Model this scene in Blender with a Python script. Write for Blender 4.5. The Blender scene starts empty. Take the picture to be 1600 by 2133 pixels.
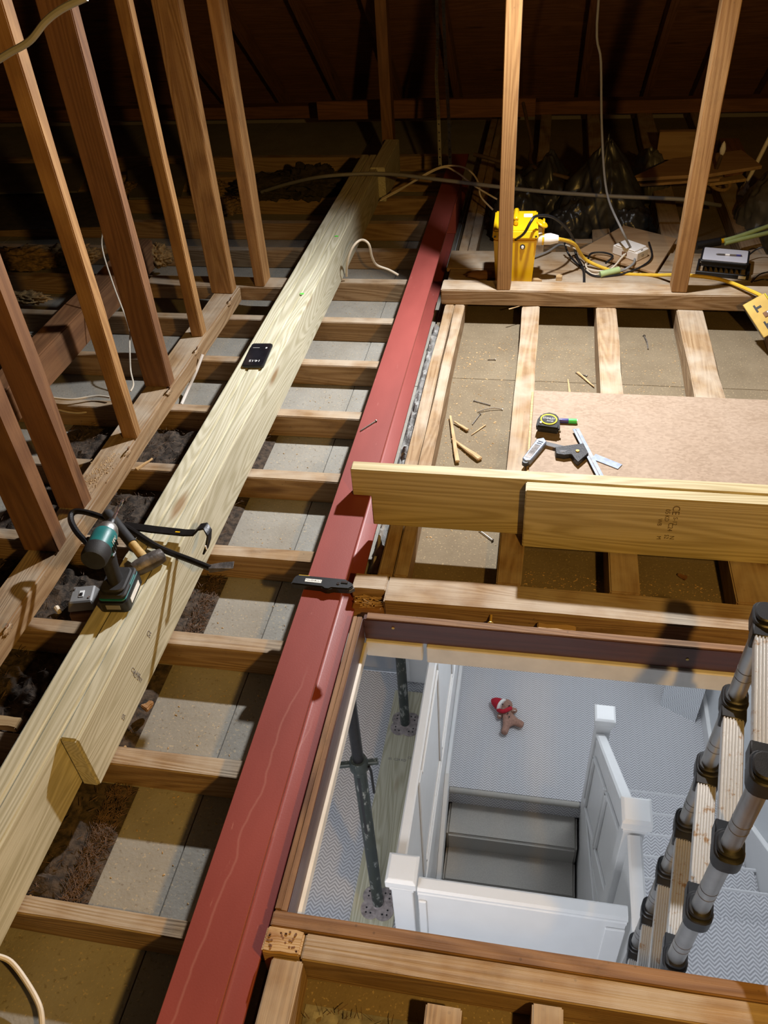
import bpy, bmesh, math, random
from mathutils import Vector, Matrix, noise
random.seed(7)
scene = bpy.context.scene
C = scene.collection
PI = math.pi

# ------------------------------------------------------------------ camera
# world: X to the right along the left-hand joists, Y away along the steel beam,
# Z up; z = 0 is the top of the old ceiling joists.  Rows: camera right, down, forward.
RC = ((0.98368668, 0.17002496, -0.05875401),
      (0.06588807, -0.64444810, -0.76180405),
      (-0.16738961, 0.74550530, -0.64513763))
FPX, CAMZ = 1720.0, 1.8
cam_d = bpy.data.cameras.new('camera')
cam = bpy.data.objects.new('camera', cam_d)
C.objects.link(cam)
cam_d.sensor_fit = 'VERTICAL'
cam_d.sensor_height = 36.0
cam_d.lens = FPX / 2133.0 * 36.0
cam_d.clip_start = 0.05
cam.matrix_world = Matrix(((RC[0][0], -RC[1][0], -RC[2][0], 0),
                           (RC[0][1], -RC[1][1], -RC[2][1], 0),
                           (RC[0][2], -RC[1][2], -RC[2][2], CAMZ),
                           (0, 0, 0, 1)))
scene.camera = cam

# ------------------------------------------------------------------ world, lights, exposure
w = bpy.data.worlds.new('world')
scene.world = w
w.use_nodes = True
w.node_tree.nodes['Background'].inputs[0].default_value = (0.9, 0.75, 0.6, 1)
w.node_tree.nodes['Background'].inputs[1].default_value = 0.012


def lamp(name, kind, loc, power, col, size=0.05, rot=None, sizey=None, spot=None):
    d = bpy.data.lights.new(name, kind)
    d.energy = power
    d.color = col
    if kind == 'AREA':
        d.size = size
        if sizey:
            d.shape = 'RECTANGLE'
            d.size_y = sizey
    else:
        d.shadow_soft_size = size
    if spot:
        d.spot_size = spot
        d.spot_blend = 0.6
    o = bpy.data.objects.new(name, d)
    C.objects.link(o)
    o.location = loc
    if rot:
        o.rotation_euler = rot
    return o


# cool work lamp hung from the rafters, warm bulb behind the camera, two unseen fill lights added under the landing ceiling
wl = lamp('work_lamp_light', 'SPOT', (0.05, 3.42, 1.68), 410, (0.97, 0.98, 1.0), 0.035, None, None, math.radians(174))
wl.rotation_euler = Vector((-0.05, -0.85, -0.85)).to_track_quat('-Z', 'Y').to_euler()
wl.data.spot_blend = 1.0
lamp('warm_bulb_light', 'POINT', (0.85, -0.15, 2.0), 165, (1.0, 0.57, 0.13), 0.05)
lamp('landing_lamp_light', 'AREA', (-0.5, 0.25, -0.3), 25, (0.93, 0.95, 1.0), 0.5)
lamp('landing_fill_light_b', 'AREA', (0.95, 3.8, -0.2), 31, (0.9, 0.95, 1.0), 0.5)

scene.view_settings.view_transform = 'Standard'
scene.view_settings.look = 'None'
scene.view_settings.gamma = 1.0
scene.view_settings.use_curve_mapping = False
scene.view_settings.exposure = 0.0


# ------------------------------------------------------------------ pixel -> point on a real plane
def _ray(u, v):
    a, b = (u - 800.0) / FPX, (v - 1066.5) / FPX
    return Vector([RC[0][i] * a + RC[1][i] * b + RC[2][i] for i in range(3)])


def az(u, v, z):
    d = _ray(u, v)
    return Vector((0, 0, CAMZ)) + d * ((z - CAMZ) / d.z)


def ay(u, v, y):
    d = _ray(u, v)
    return Vector((0, 0, CAMZ)) + d * (y / d.y)


# ------------------------------------------------------------------ materials
class NT:
    def __init__(self, name):
        self.m = bpy.data.materials.new(name)
        self.m.use_nodes = True
        self.t = self.m.node_tree
        self.b = self.t.nodes['Principled BSDF']

    def n(self, typ, **kw):
        nd = self.t.nodes.new('ShaderNode' + typ)
        for k, v in kw.items():
            if k.startswith('i_'):
                key = k[2:]
                key = int(key) if key.isdigit() else key.replace('_', ' ')
                if hasattr(v, 'node'):
                    self.t.links.new(v, nd.inputs[key])
                elif hasattr(v, 'outputs'):
                    self.t.links.new(v.outputs[0], nd.inputs[key])
                else:
                    nd.inputs[key].default_value = v
            else:
                setattr(nd, k, v)
        return nd

    def math(self, op, a, b=0.0):
        return self.n('Math', operation=op, i_0=a, i_1=b)

    def mix(self, f, a, b):
        nd = self.t.nodes.new('ShaderNodeMix')
        nd.data_type = 'RGBA'
        for key, v in ((0, f), (6, a), (7, b)):
            if hasattr(v, 'node'):
                self.t.links.new(v, nd.inputs[key])
            elif hasattr(v, 'outputs'):
                self.t.links.new(v.outputs[0], nd.inputs[key])
            else:
                nd.inputs[key].default_value = v if key == 0 else (*v, 1)
        return nd.outputs[2]

    def ramp(self, f, p0, p1, c0=(0, 0, 0), c1=(1, 1, 1)):
        nd = self.n('ValToRGB', i_0=f)
        e = nd.color_ramp.elements
        e[0].position, e[1].position = p0, p1
        e[0].color, e[1].color = (*c0, 1), (*c1, 1)
        return nd

    def link(self, a, key):
        if hasattr(a, 'outputs'):
            a = a.outputs[0]
        self.t.links.new(a, self.b.inputs[key])

    def bump(self, h, strength, dist=0.01):
        nd = self.n('Bump', i_Strength=strength, i_Distance=dist, i_Height=h)
        self.link(nd, 'Normal')

    def coords(self, rnd=True):
        tc = self.n('TexCoord').outputs['Object']
        if not rnd:
            return tc
        oi = self.n('ObjectInfo').outputs['Random']
        s = self.math('MULTIPLY', oi, 53.0)
        return self.n('VectorMath', operation='ADD', i_0=tc, i_1=self.n('CombineXYZ', i_0=s, i_1=s, i_2=s)).outputs[0]

    def noise(self, v, scale, detail=2.0, sc=None, rough=0.5, dist=0.0):
        if sc:
            v = self.n('Mapping', i_Vector=v, i_Scale=sc).outputs[0]
        return self.n('TexNoise', i_Vector=v, i_Scale=scale, i_Detail=detail, i_Roughness=rough, i_Distortion=dist).outputs[0]


def plain(name, col, rough=0.5, metal=0.0, var=0.15, vs=30.0, bump=0.0, bs=200.0, coat=0.0, col2=None):
    k = NT(name)
    v = k.coords()
    n = k.noise(v, vs, 3.0)
    c2 = col2 or tuple(c * (1 - var) for c in col)
    k.link(k.mix(k.ramp(n, 0.35, 0.65), col, c2), 'Base Color')
    k.b.inputs['Roughness'].default_value = rough
    k.b.inputs['Metallic'].default_value = metal
    k.b.inputs['Coat Weight'].default_value = coat
    if bump:
        k.bump(k.noise(v, bs, 2.0), bump, 0.003)
    return k.m


def wood(name, c1, c2, knot=(0.2, 0.09, 0.03), freq=70.0, dirt=0.0, rough=0.7, vary=0.25, bump=0.25, dust=None, contrast=1.0):
    """Grain runs along local X."""
    k = NT(name)
    v = k.coords()
    base = k.noise(v, 1.0, 2.0, (0.5, 6.0, 6.0), 0.45, 0.25)
    g = k.math('SINE', k.math('MULTIPLY', base, freq * 3.0))
    g = k.ramp(k.math('MULTIPLY_ADD', g, 0.5), 0.1, 0.95)
    g.inputs[0].links[0].from_node.inputs[2].default_value = 0.5
    streak = k.noise(v, 1.0, 4.0, (3.0, 190.0, 190.0), 0.65)
    st = k.ramp(streak, 0.3, 0.7)
    f = k.math('ADD', k.math('MULTIPLY', g, 0.55 * contrast), k.math('MULTIPLY', st, 0.55))
    col = k.mix(f, c1, c2)
    # knots
    vo = k.n('TexVoronoi', i_Vector=k.n('Mapping', i_Vector=v, i_Scale=(1.5, 6.5, 6.5)).outputs[0], i_Scale=1.0)
    kn = k.ramp(vo.outputs['Distance'], 0.05, 0.13, (1, 1, 1), (0, 0, 0))
    col = k.mix(k.math('MULTIPLY', kn, 0.75), col, knot)
    # broad variation
    bv = k.ramp(k.noise(v, 2.2, 3.0, (1.0, 3.0, 3.0)), 0.3, 0.75)
    dark = tuple(c * 0.55 for c in c2)
    col = k.mix(k.math('MULTIPLY', bv, vary), col, dark)
    if dirt:
        dn = k.ramp(k.noise(v, 9.0, 5.0, (1.0, 1.6, 1.6), 0.7), 0.52, 0.72)
        col = k.mix(k.math('MULTIPLY', dn, dirt), col, (0.03, 0.018, 0.01))
        sp = k.n('TexVoronoi', i_Vector=v, i_Scale=26.0)
        sp = k.ramp(sp.outputs['Distance'], 0.06, 0.1, (1, 1, 1), (0, 0, 0))
        col = k.mix(k.math('MULTIPLY', sp, dirt), col, (0.015, 0.01, 0.007))
    if dust:
        up = k.n('SeparateXYZ', i_0=k.n('NewGeometry').outputs['Normal']).outputs[2]
        dm = k.math('MULTIPLY', k.ramp(up, 0.6, 0.95), k.ramp(k.noise(v, 7.0, 4.0), 0.35, 0.65))
        col = k.mix(k.math('MULTIPLY', dm, 0.75), col, dust)
    k.link(col, 'Base Color')
    k.b.inputs['Roughness'].default_value = rough
    k.bump(k.math('ADD', k.math('MULTIPLY', streak, 1.0), k.math('MULTIPLY', g, 0.35)), bump, 0.004)
    return k.m


M = {}
M['new'] = wood('treated_softwood', (0.66, 0.63, 0.49), (0.42, 0.385, 0.255), (0.26, 0.13, 0.04), 66, 0.0, 0.62, 0.12, 0.2)
M['newj'] = wood('treated_softwood_yellow', (0.60, 0.51, 0.30), (0.37, 0.29, 0.135), (0.26, 0.13, 0.04), 60, 0.0, 0.62, 0.16, 0.25)
M['old'] = wood('old_softwood', (0.41, 0.28, 0.155), (0.24, 0.138, 0.06), (0.10, 0.045, 0.02), 48, 0.28, 0.8, 0.3, 0.45, (0.44, 0.37, 0.285))
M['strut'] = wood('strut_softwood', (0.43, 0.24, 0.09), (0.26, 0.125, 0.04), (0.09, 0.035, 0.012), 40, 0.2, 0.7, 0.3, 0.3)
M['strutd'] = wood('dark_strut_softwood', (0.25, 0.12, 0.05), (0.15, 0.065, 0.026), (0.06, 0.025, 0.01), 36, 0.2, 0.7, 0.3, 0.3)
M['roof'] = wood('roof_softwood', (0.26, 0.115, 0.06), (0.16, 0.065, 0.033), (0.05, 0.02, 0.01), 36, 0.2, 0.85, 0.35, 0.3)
M['lining'] = wood('brown_stained_board', (0.10, 0.035, 0.022), (0.065, 0.022, 0.014), (0.03, 0.01, 0.01), 30, 0.1, 0.38, 0.25, 0.12)
M['liningtop'] = wood('lining_edge', (0.30, 0.17, 0.085), (0.17, 0.085, 0.04), (0.07, 0.03, 0.02), 40, 0.35, 0.75, 0.3, 0.3)
M['raw'] = wood('raw_splinter', (0.56, 0.39, 0.20), (0.40, 0.25, 0.11), (0.3, 0.14, 0.05), 80, 0.0, 0.7, 0.2, 0.3)
M['plyboard'] = wood('plywood', (0.44, 0.29, 0.16), (0.33, 0.20, 0.10), (0.2, 0.1, 0.05), 20, 0.1, 0.7, 0.2, 0.1)
M['greyboard'] = plain('grey_board', (0.17, 0.155, 0.12), 0.8, 0, 0.3, 5)
M['white'] = plain('white_paint', (0.80, 0.80, 0.80), 0.42, 0, 0.03, 8)
M['offwhite'] = plain('chipped_white_trim', (0.74, 0.71, 0.66), 0.5, 0, 0.12, 14)
M['wall'] = plain('wall_paint', (0.74, 0.76, 0.78), 0.7, 0, 0.04, 5)
M['black'] = plain('black_plastic', (0.012, 0.012, 0.014), 0.42, 0, 0.3, 60, 0.1, 600)
M['rubber'] = plain('dark_rubber', (0.02, 0.02, 0.022), 0.65, 0, 0.3, 80, 0.15, 500)
M['teal'] = plain('teal_plastic', (0.012, 0.16, 0.17), 0.42, 0, 0.15, 40, 0.05, 400)
M['chrome'] = plain('chrome', (0.75, 0.76, 0.78), 0.18, 1.0, 0.1, 40)
M['alu'] = plain('aluminium', (0.42, 0.41, 0.395), 0.42, 1.0, 0.2, 14, 0.05, 300)
M['steelblue'] = plain('bright_steel', (0.22, 0.25, 0.32), 0.55, 0.5, 0.25, 60)
M['darksteel'] = plain('black_steel', (0.022, 0.021, 0.022), 0.4, 0.5, 0.3, 40, 0.15, 200)
M['castiron'] = plain('worn_steel_head', (0.16, 0.14, 0.13), 0.5, 0.55, 0.6, 30, 0.3, 120)
M['yellow'] = plain('yellow_plastic', (0.83, 0.50, 0.006), 0.35, 0, 0.08, 12)
M['ycable'] = plain('yellow_cable', (0.78, 0.50, 0.04), 0.45, 0, 0.12, 40)
M['limey'] = plain('lime_yellow', (0.78, 0.74, 0.03), 0.4, 0, 0.08, 40)
M['handle'] = plain('straw_handle', (0.55, 0.37, 0.14), 0.6, 0, 0.25, 60)
M['cream'] = plain('cream_cable', (0.68, 0.60, 0.48), 0.5, 0, 0.1, 40)
M['whitep'] = plain('white_plastic', (0.80, 0.76, 0.72), 0.4, 0, 0.05, 40)
M['greyp'] = plain('grey_plastic', (0.24, 0.235, 0.23), 0.45, 0, 0.1, 20)
M['brownp'] = plain('brown_pipe', (0.13, 0.085, 0.055), 0.5, 0.2, 0.3, 20)
M['rope'] = plain('rope', (0.38, 0.24, 0.11), 0.85, 0, 0.35, 90, 0.5, 250)
M['green'] = plain('green_cap', (0.05, 0.55, 0.08), 0.35, 0, 0.08, 40)
M['navy'] = plain('navy_label', (0.03, 0.03, 0.20), 0.35, 0, 0.1, 40)
M['limepaint'] = plain('green_crayon', (0.12, 0.75, 0.08), 0.6, 0, 0.2, 200)
M['palegreen'] = plain('pale_green_hose', (0.42, 0.55, 0.25), 0.5, 0, 0.15, 20)
M['screen'] = plain('phone_glass', (0.012, 0.012, 0.016), 0.12, 0, 0.4, 20)
M['diff'] = plain('lamp_diffuser', (0.62, 0.62, 0.70), 0.3, 0, 0.03, 10)
M['ink'] = plain('stamp_ink', (0.13, 0.085, 0.03), 0.8, 0, 0.3, 120)
M['inkdark'] = plain('stamp_ink_grey', (0.20, 0.19, 0.20), 0.8, 0, 0.3, 120)
M['paper'] = plain('white_print', (0.85, 0.85, 0.83), 0.6, 0, 0.05, 60)
M['plush'] = plain('brown_plush', (0.40, 0.225, 0.17), 0.95, 0, 0.3, 90, 0.5, 400)
M['red'] = plain('red_felt', (0.50, 0.012, 0.03), 0.95, 0, 0.2, 90, 0.4, 400)
M['fluff'] = plain('white_felt', (0.85, 0.82, 0.78), 0.95, 0, 0.1, 90, 0.4, 400)
M['nail'] = plain('nail_steel', (0.30, 0.27, 0.24), 0.45, 0.6, 0.5, 200)
M['brass'] = plain('brass_plate', (0.55, 0.36, 0.08), 0.4, 0.35, 0.15, 20)
M['insul'] = plain('mineral_wool', (0.30, 0.19, 0.075), 0.95, 0, 0.6, 40, 0.9, 160)
M['insuld'] = plain('dusty_wool', (0.055, 0.042, 0.028), 0.95, 0, 0.5, 25, 0.6, 120)
M['debris'] = plain('dark_debris', (0.075, 0.052, 0.035), 0.95, 0, 0.6, 60, 0.6, 200, 0, (0.02, 0.014, 0.01))
M['fibre'] = plain('hair_fibre', (0.16, 0.095, 0.06), 0.9, 0, 0.5, 60)
M['mortar'] = plain('grey_mortar', (0.33, 0.32, 0.30), 0.95, 0, 0.45, 40, 0.6, 90)
M['bagm'] = plain('bin_bag', (0.032, 0.031, 0.029), 0.32, 0, 0.3, 10, 0.35, 28)
M['clearbag'] = plain('dusty_sheet', (0.10, 0.095, 0.085), 0.35, 0, 0.3, 10, 0.3, 28)
M['nose'] = plain('nosing_pile_lit', (0.66, 0.66, 0.68), 0.95, 0, 0.12, 160, 0.4, 300)  # paler pile: light on the step edges painted into the colour
M['mirror'] = plain('mirror_glass', (0.86, 0.88, 0.89), 0.03, 1.0, 0.02, 5)
M['galv'] = plain('galvanised', (0.22, 0.20, 0.15), 0.5, 0.5, 0.3, 60)
M['floor2'] = plain('grey_room_floor', (0.42, 0.43, 0.46), 0.5, 0, 0.1, 6)


def red_steel():
    k = NT('red_oxide_primer')
    v = k.coords(False)
    n = k.ramp(k.noise(v, 3.0, 4.0, (3, 1, 3)), 0.3, 0.7)
    col = k.mix(n, (0.265, 0.058, 0.048), (0.215, 0.045, 0.037))
    sc = k.ramp(k.noise(v, 60.0, 4.0, (1, 0.15, 1), 0.7), 0.68, 0.74)
    col = k.mix(k.math('MULTIPLY', sc, 0.35), col, (0.5, 0.22, 0.18))
    # long wandering water mark near the camera
    x, y, z = k.n('SeparateXYZ', i_0=v).outputs
    wob = k.noise(k.n('CombineXYZ', i_1=y).outputs[0], 5.0, 3.0)
    d = k.math('ABSOLUTE', k.math('SUBTRACT', x, k.math('ADD', k.math('MULTIPLY', wob, 0.06), k.math('ADD', k.math('MULTIPLY', y, 0.055), -0.63))))
    ln = k.ramp(d, 0.0006, 0.0022, (1, 1, 1), (0, 0, 0))
    near = k.ramp(k.math('MULTIPLY', y, 0.5), 0.60, 0.66, (1, 1, 1), (0, 0, 0))
    col = k.mix(k.math('MULTIPLY', k.math('MULTIPLY', ln, near), 0.13), col, (0.7, 0.42, 0.36))
    k.link(col, 'Base Color')
    k.b.inputs['Roughness'].default_value = 0.45
    k.bump(k.noise(v, 240.0, 2.0), 0.08, 0.002)
    return k.m


def plaster(name, ca, cb):
    k = NT(name)
    v = k.coords()
    n = k.ramp(k.noise(v, 5.0, 5.0, None, 0.65), 0.3, 0.7)
    col = k.mix(n, ca, cb)
    sp = k.ramp(k.noise(v, 90.0, 4.0), 0.62, 0.7)
    col = k.mix(k.math('MULTIPLY', sp, 0.5), col, (0.12, 0.09, 0.06))
    dust = k.ramp(k.noise(v, 140.0, 3.0), 0.62, 0.68)
    col = k.mix(k.math('MULTIPLY', dust, 0.35), col, (0.62, 0.47, 0.26))
    k.link(col, 'Base Color')
    k.b.inputs['Roughness'].default_value = 0.9
    k.bump(k.noise(v, 120.0, 4.0), 0.3, 0.004)
    return k.m


def chipboard():
    k = NT('chipboard')
    v = k.coords(False)
    vo = k.n('TexVoronoi', i_Vector=k.n('Mapping', i_Vector=v, i_Scale=(1, 1.6, 1)).outputs[0], i_Scale=85.0)
    hs = k.n('SeparateColor', i_0=vo.outputs['Color']).outputs[0]
    col = k.mix(hs, (0.34, 0.248, 0.175), (0.255, 0.178, 0.118))
    n = k.ramp(k.noise(v, 6.0, 4.0), 0.35, 0.7)
    col = k.mix(k.math('MULTIPLY', n, 0.3), col, (0.4, 0.31, 0.235))
    k.link(col, 'Base Color')
    k.b.inputs['Roughness'].default_value = 0.75
    k.bump(hs, 0.1, 0.002)
    return k.m


def carpet():
    """Zigzag loop pile: rows run along X, each zigzag one chevron wide."""
    k = NT('herringbone_carpet')
    tc = k.n('NewGeometry').outputs['Position']
    x, y, z = k.n('SeparateXYZ', i_0=tc).outputs
    yy = k.math('ADD', y, k.math('MULTIPLY', z, 0.6))
    p = 0.052
    tri = k.math('MULTIPLY', k.math('ABSOLUTE', k.math('SUBTRACT', k.math('FRACT', k.math('MULTIPLY', x, 1 / p)), 0.5)), p * 1.0)
    s = k.math('SINE', k.math('MULTIPLY', k.math('ADD', yy, tri), 2 * PI / 0.0205))
    s = k.math('MULTIPLY_ADD', s, 0.5)
    s.inputs[2].default_value = 0.5
    n = k.noise(tc, 260.0, 2.0)
    f = k.math('ADD', k.math('MULTIPLY', s, 0.75), k.math('MULTIPLY', n, 0.25))
    k.link(k.mix(f, (0.28, 0.28, 0.30), (0.74, 0.74, 0.77)), 'Base Color')
    k.b.inputs['Roughness'].default_value = 0.95
    k.bump(f, 0.35, 0.004)
    return k.m


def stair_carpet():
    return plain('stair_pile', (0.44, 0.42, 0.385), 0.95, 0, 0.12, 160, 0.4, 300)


def prop_steel():
    k = NT('painted_prop_steel')
    v = k.coords()
    z = k.n('SeparateXYZ', i_0=v).outputs[2]
    n = k.ramp(k.noise(v, 30.0, 5.0, (1, 1, 0.4), 0.7), 0.56, 0.64)
    col = k.mix(n, (0.035, 0.045, 0.042), (0.30, 0.31, 0.29))
    k.link(col, 'Base Color')
    k.b.inputs['Roughness'].default_value = 0.5
    k.b.inputs['Metallic'].default_value = 0.2
    k.bump(n, 0.2, 0.003)
    return k.m


def tread_metal():
    k = NT('grooved_tread')
    v = k.coords()
    x = k.n('SeparateXYZ', i_0=v).outputs[0]
    n = k.ramp(k.noise(v, 26.0, 5.0, None, 0.7), 0.58, 0.66)
    col = k.mix(k.math('MULTIPLY', n, 0.8), (0.58, 0.57, 0.55), (0.36, 0.20, 0.07))
    k.link(col, 'Base Color')
    k.b.inputs['Roughness'].default_value = 0.4
    k.b.inputs['Metallic'].default_value = 0.7
    return k.m


M['steel'] = red_steel()
M['plaster'] = plaster('plaster_back', (0.30, 0.287, 0.253), (0.225, 0.207, 0.172))
M['plasterd'] = plaster('plaster_back_sandy', (0.205, 0.16, 0.10), (0.15, 0.112, 0.066))
M['greycab'] = plain('grey_cable', (0.30, 0.29, 0.27), 0.5, 0, 0.1, 30)
M['chip'] = chipboard()
M['carpet'] = carpet()
M['stair'] = stair_carpet()
M['prop'] = prop_steel()
M['propplate'] = plain('splashed_plate', (0.42, 0.36, 0.35), 0.8, 0, 0.45, 40, 0.4, 100)
M['tread'] = tread_metal()


# ------------------------------------------------------------------ mesh helpers
class MB:
    def __init__(self):
        self.v, self.f = [], []

    def add(self, vs, fs):
        o = len(self.v)
        self.v += [tuple(p) for p in vs]
        self.f += [tuple(i + o for i in f) for f in fs]
        return self

    def box(self, lo, hi, mat=None):
        x0, y0, z0 = lo
        x1, y1, z1 = hi
        vs = [Vector(p) for p in ((x0, y0, z0), (x1, y0, z0), (x1, y1, z0), (x0, y1, z0),
                                  (x0, y0, z1), (x1, y0, z1), (x1, y1, z1), (x0, y1, z1))]
        if mat is not None:
            vs = [mat @ p for p in vs]
        return self.add(vs, [(0, 3, 2, 1), (4, 5, 6, 7), (0, 1, 5, 4), (1, 2, 6, 5), (2, 3, 7, 6), (3, 0, 4, 7)])

    def cbox(self, c, s, mat=None):
        return self.box([c[i] - s[i] / 2 for i in range(3)], [c[i] + s[i] / 2 for i in range(3)], mat)

    def tube(self, pts, r, seg=8, smooth=0, cap=True):
        pts = [Vector(p) for p in pts]
        if smooth and len(pts) > 2:
            out = []
            for i in range(len(pts) - 1):
                p0 = pts[max(i - 1, 0)]
                p1, p2 = pts[i], pts[i + 1]
                p3 = pts[min(i + 2, len(pts) - 1)]
                for j in range(smooth):
                    t = j / smooth
                    out.append(0.5 * (2 * p1 + (p2 - p0) * t + (2 * p0 - 5 * p1 + 4 * p2 - p3) * t * t + (3 * p1 - p0 - 3 * p2 + p3) * t ** 3))
            out.append(pts[-1])
            pts = out
        n = len(pts)
        rs = r if isinstance(r, (list, tuple)) else [r] * n
        if len(rs) != n:
            rs = [rs[0] + (rs[-1] - rs[0]) * i / (n - 1) for i in range(n)]
        t0 = (pts[1] - pts[0]).normalized()
        up = Vector((0, 0, 1)) if abs(t0.z) < 0.9 else Vector((1, 0, 0))
        a = t0.cross(up).normalized()
        vs, fs = [], []
        for i, p in enumerate(pts):
            t = (pts[min(i + 1, n - 1)] - pts[max(i - 1, 0)]).normalized()
            a = (a - t * a.dot(t)).normalized()
            b = t.cross(a)
            for k in range(seg):
                an = 2 * PI * k / seg
                vs.append(p + (a * math.cos(an) + b * math.sin(an)) * rs[i])
        for i in range(n - 1):
            for k in range(seg):
                k2 = (k + 1) % seg
                fs.append((i * seg + k, i * seg + k2, (i + 1) * seg + k2, (i + 1) * seg + k))
        if cap:
            fs.append(tuple(range(seg - 1, -1, -1)))
            fs.append(tuple((n - 1) * seg + k for k in range(seg)))
        return self.add(vs, fs)

    def prism(self, poly, h0, h1, mat=None):
        """poly: 2-D outline (x, y) extruded along z from h0 to h1."""
        n = len(poly)
        vs = [Vector((p[0], p[1], h0)) for p in poly] + [Vector((p[0], p[1], h1)) for p in poly]
        if mat is not None:
            vs = [mat @ p for p in vs]
        fs = [tuple(range(n - 1, -1, -1)), tuple(range(n, 2 * n))]
        fs += [(i, (i + 1) % n, n + (i + 1) % n, n + i) for i in range(n)]
        return self.add(vs, fs)

    def lathe(self, prof, seg=16, mat=None):
        vs, fs = [], []
        for r, z in prof:
            for k in range(seg):
                an = 2 * PI * k / seg
                p = Vector((r * math.cos(an), r * math.sin(an), z))
                vs.append(mat @ p if mat is not None else p)
        for i in range(len(prof) - 1):
            for k in range(seg):
                k2 = (k + 1) % seg
                fs.append((i * seg + k, i * seg + k2, (i + 1) * seg + k2, (i + 1) * seg + k))
        fs.append(tuple(range(seg - 1, -1, -1)))
        fs.append(tuple((len(prof) - 1) * seg + k for k in range(seg)))
        return self.add(vs, fs)

    def build(self, name, mat, parent=None, bevel=0.0, smooth=False, segs=1, loc=None):
        me = bpy.data.meshes.new(name)
        vs = self.v
        if loc is not None:
            vs = [(p[0] - loc[0], p[1] - loc[1], p[2] - loc[2]) for p in vs]
        me.from_pydata(vs, [], self.f)
        bm = bmesh.new()
        bm.from_mesh(me)
        bmesh.ops.recalc_face_normals(bm, faces=bm.faces)
        if bevel:
            es = [e for e in bm.edges if len(e.link_faces) == 2 and e.calc_face_angle(0) > 0.6]
            bmesh.ops.bevel(bm, geom=es, offset=bevel, segments=segs, affect='EDGES', clamp_overlap=True)
        bm.to_mesh(me)
        bm.free()
        if smooth:
            me.shade_smooth()
            me.set_sharp_from_angle(angle=math.radians(38))
        me.materials.append(M[mat] if isinstance(mat, str) else mat)
        o = bpy.data.objects.new(name, me)
        C.objects.link(o)
        if loc is not None:
            o.location = loc
        if parent:
            o.parent = parent
        return o


def tag(o, label=None, cat=None, group=None, kind=None):
    if label:
        o['label'] = label
    if cat:
        o['category'] = cat
    if group:
        o['group'] = group
    if kind:
        o['kind'] = kind
    return o


def thing(name, loc, rz, label, cat, group=None):
    o = bpy.data.objects.new(name, None)
    o.empty_display_size = 0.05
    C.objects.link(o)
    o.location = loc
    o.rotation_euler = (0, 0, rz)
    return tag(o, label, cat, group)


AX = {'x': Matrix.Identity(3), 'y': Matrix(((0, -1, 0), (1, 0, 0), (0, 0, 1))), 'z': Matrix(((0, 0, 1), (0, 1, 0), (-1, 0, 0)))}


def beam_mesh(name, L, W, H, mat, jit=0.0, bev=0.003, seg=8):
    """Box with its length on local X, edges worn and slightly wavy."""
    rnd = random.Random(hash((round(L, 4), round(W, 4), round(H, 4))) & 0xffff)
    bm = bmesh.new()
    rings = []
    for i in range(seg + 1):
        x = -L / 2 + L * i / seg
        r = []
        for sy, sz in ((-1, -1), (1, -1), (1, 1), (-1, 1)):
            r.append(bm.verts.new((x, sy * W / 2 + rnd.uniform(-jit, jit), sz * H / 2 + (rnd.uniform(-jit, jit) if sz > 0 else 0))))
        rings.append(r)
    for i in range(seg):
        for k in range(4):
            bm.faces.new((rings[i][k], rings[i][(k + 1) % 4], rings[i + 1][(k + 1) % 4], rings[i + 1][k]))
    bm.faces.new(rings[0][::-1])
    bm.faces.new(rings[-1])
    bmesh.ops.recalc_face_normals(bm, faces=bm.faces)
    if bev:
        es = [e for e in bm.edges if e.calc_face_angle(0) > 0.8]
        bmesh.ops.bevel(bm, geom=es, offset=bev, segments=2, affect='EDGES', clamp_overlap=True)
    me = bpy.data.meshes.new(name)
    bm.to_mesh(me)
    bm.free()
    me.shade_smooth()
    me.set_sharp_from_angle(angle=math.radians(50))
    me.materials.append(M[mat])
    return me


def timber(name, lo, hi, axis, mat, parent=None, jit=0.0015, bev=0.003):
    d = [hi[i] - lo[i] for i in range(3)]
    L, W, H = {'x': (d[0], d[1], d[2]), 'y': (d[1], d[0], d[2]), 'z': (d[2], d[1], d[0])}[axis]
    me = beam_mesh(name, L, W, H, mat, jit, bev, max(4, min(24, int(L / 0.25))))
    o = bpy.data.objects.new(name, me)
    C.objects.link(o)
    o.location = [(lo[i] + hi[i]) / 2 for i in range(3)]
    o.rotation_euler = AX[axis].to_euler()
    if parent:
        o.parent = parent
        o.matrix_parent_inverse = parent.matrix_basis.inverted()
    return o


def text_obj(body, size, mat, parent, matrix, name='print', ext=0.0003):
    cu = bpy.data.curves.new(name, 'FONT')
    cu.body = body
    cu.size = size
    cu.extrude = ext
    cu.align_x = 'CENTER'
    cu.align_y = 'CENTER'
    cu.resolution_u = 2
    t = bpy.data.objects.new(name, cu)
    C.objects.link(t)
    dg = bpy.context.evaluated_depsgraph_get()
    me = bpy.data.meshes.new_from_object(t.evaluated_get(dg))
    bpy.data.objects.remove(t)
    bpy.data.curves.remove(cu)
    me.name = name
    me.materials.clear()
    me.materials.append(M[mat])
    o = bpy.data.objects.new(name, me)
    C.objects.link(o)
    o.parent = parent
    o.matrix_local = matrix
    return o


def frame(origin, xdir, ydir):
    x = Vector(xdir).normalized()
    z = x.cross(Vector(ydir)).normalized()
    y = z.cross(x)
    m = Matrix((x, y, z)).transposed().to_4x4()
    m.translation = Vector(origin)
    return m


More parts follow.
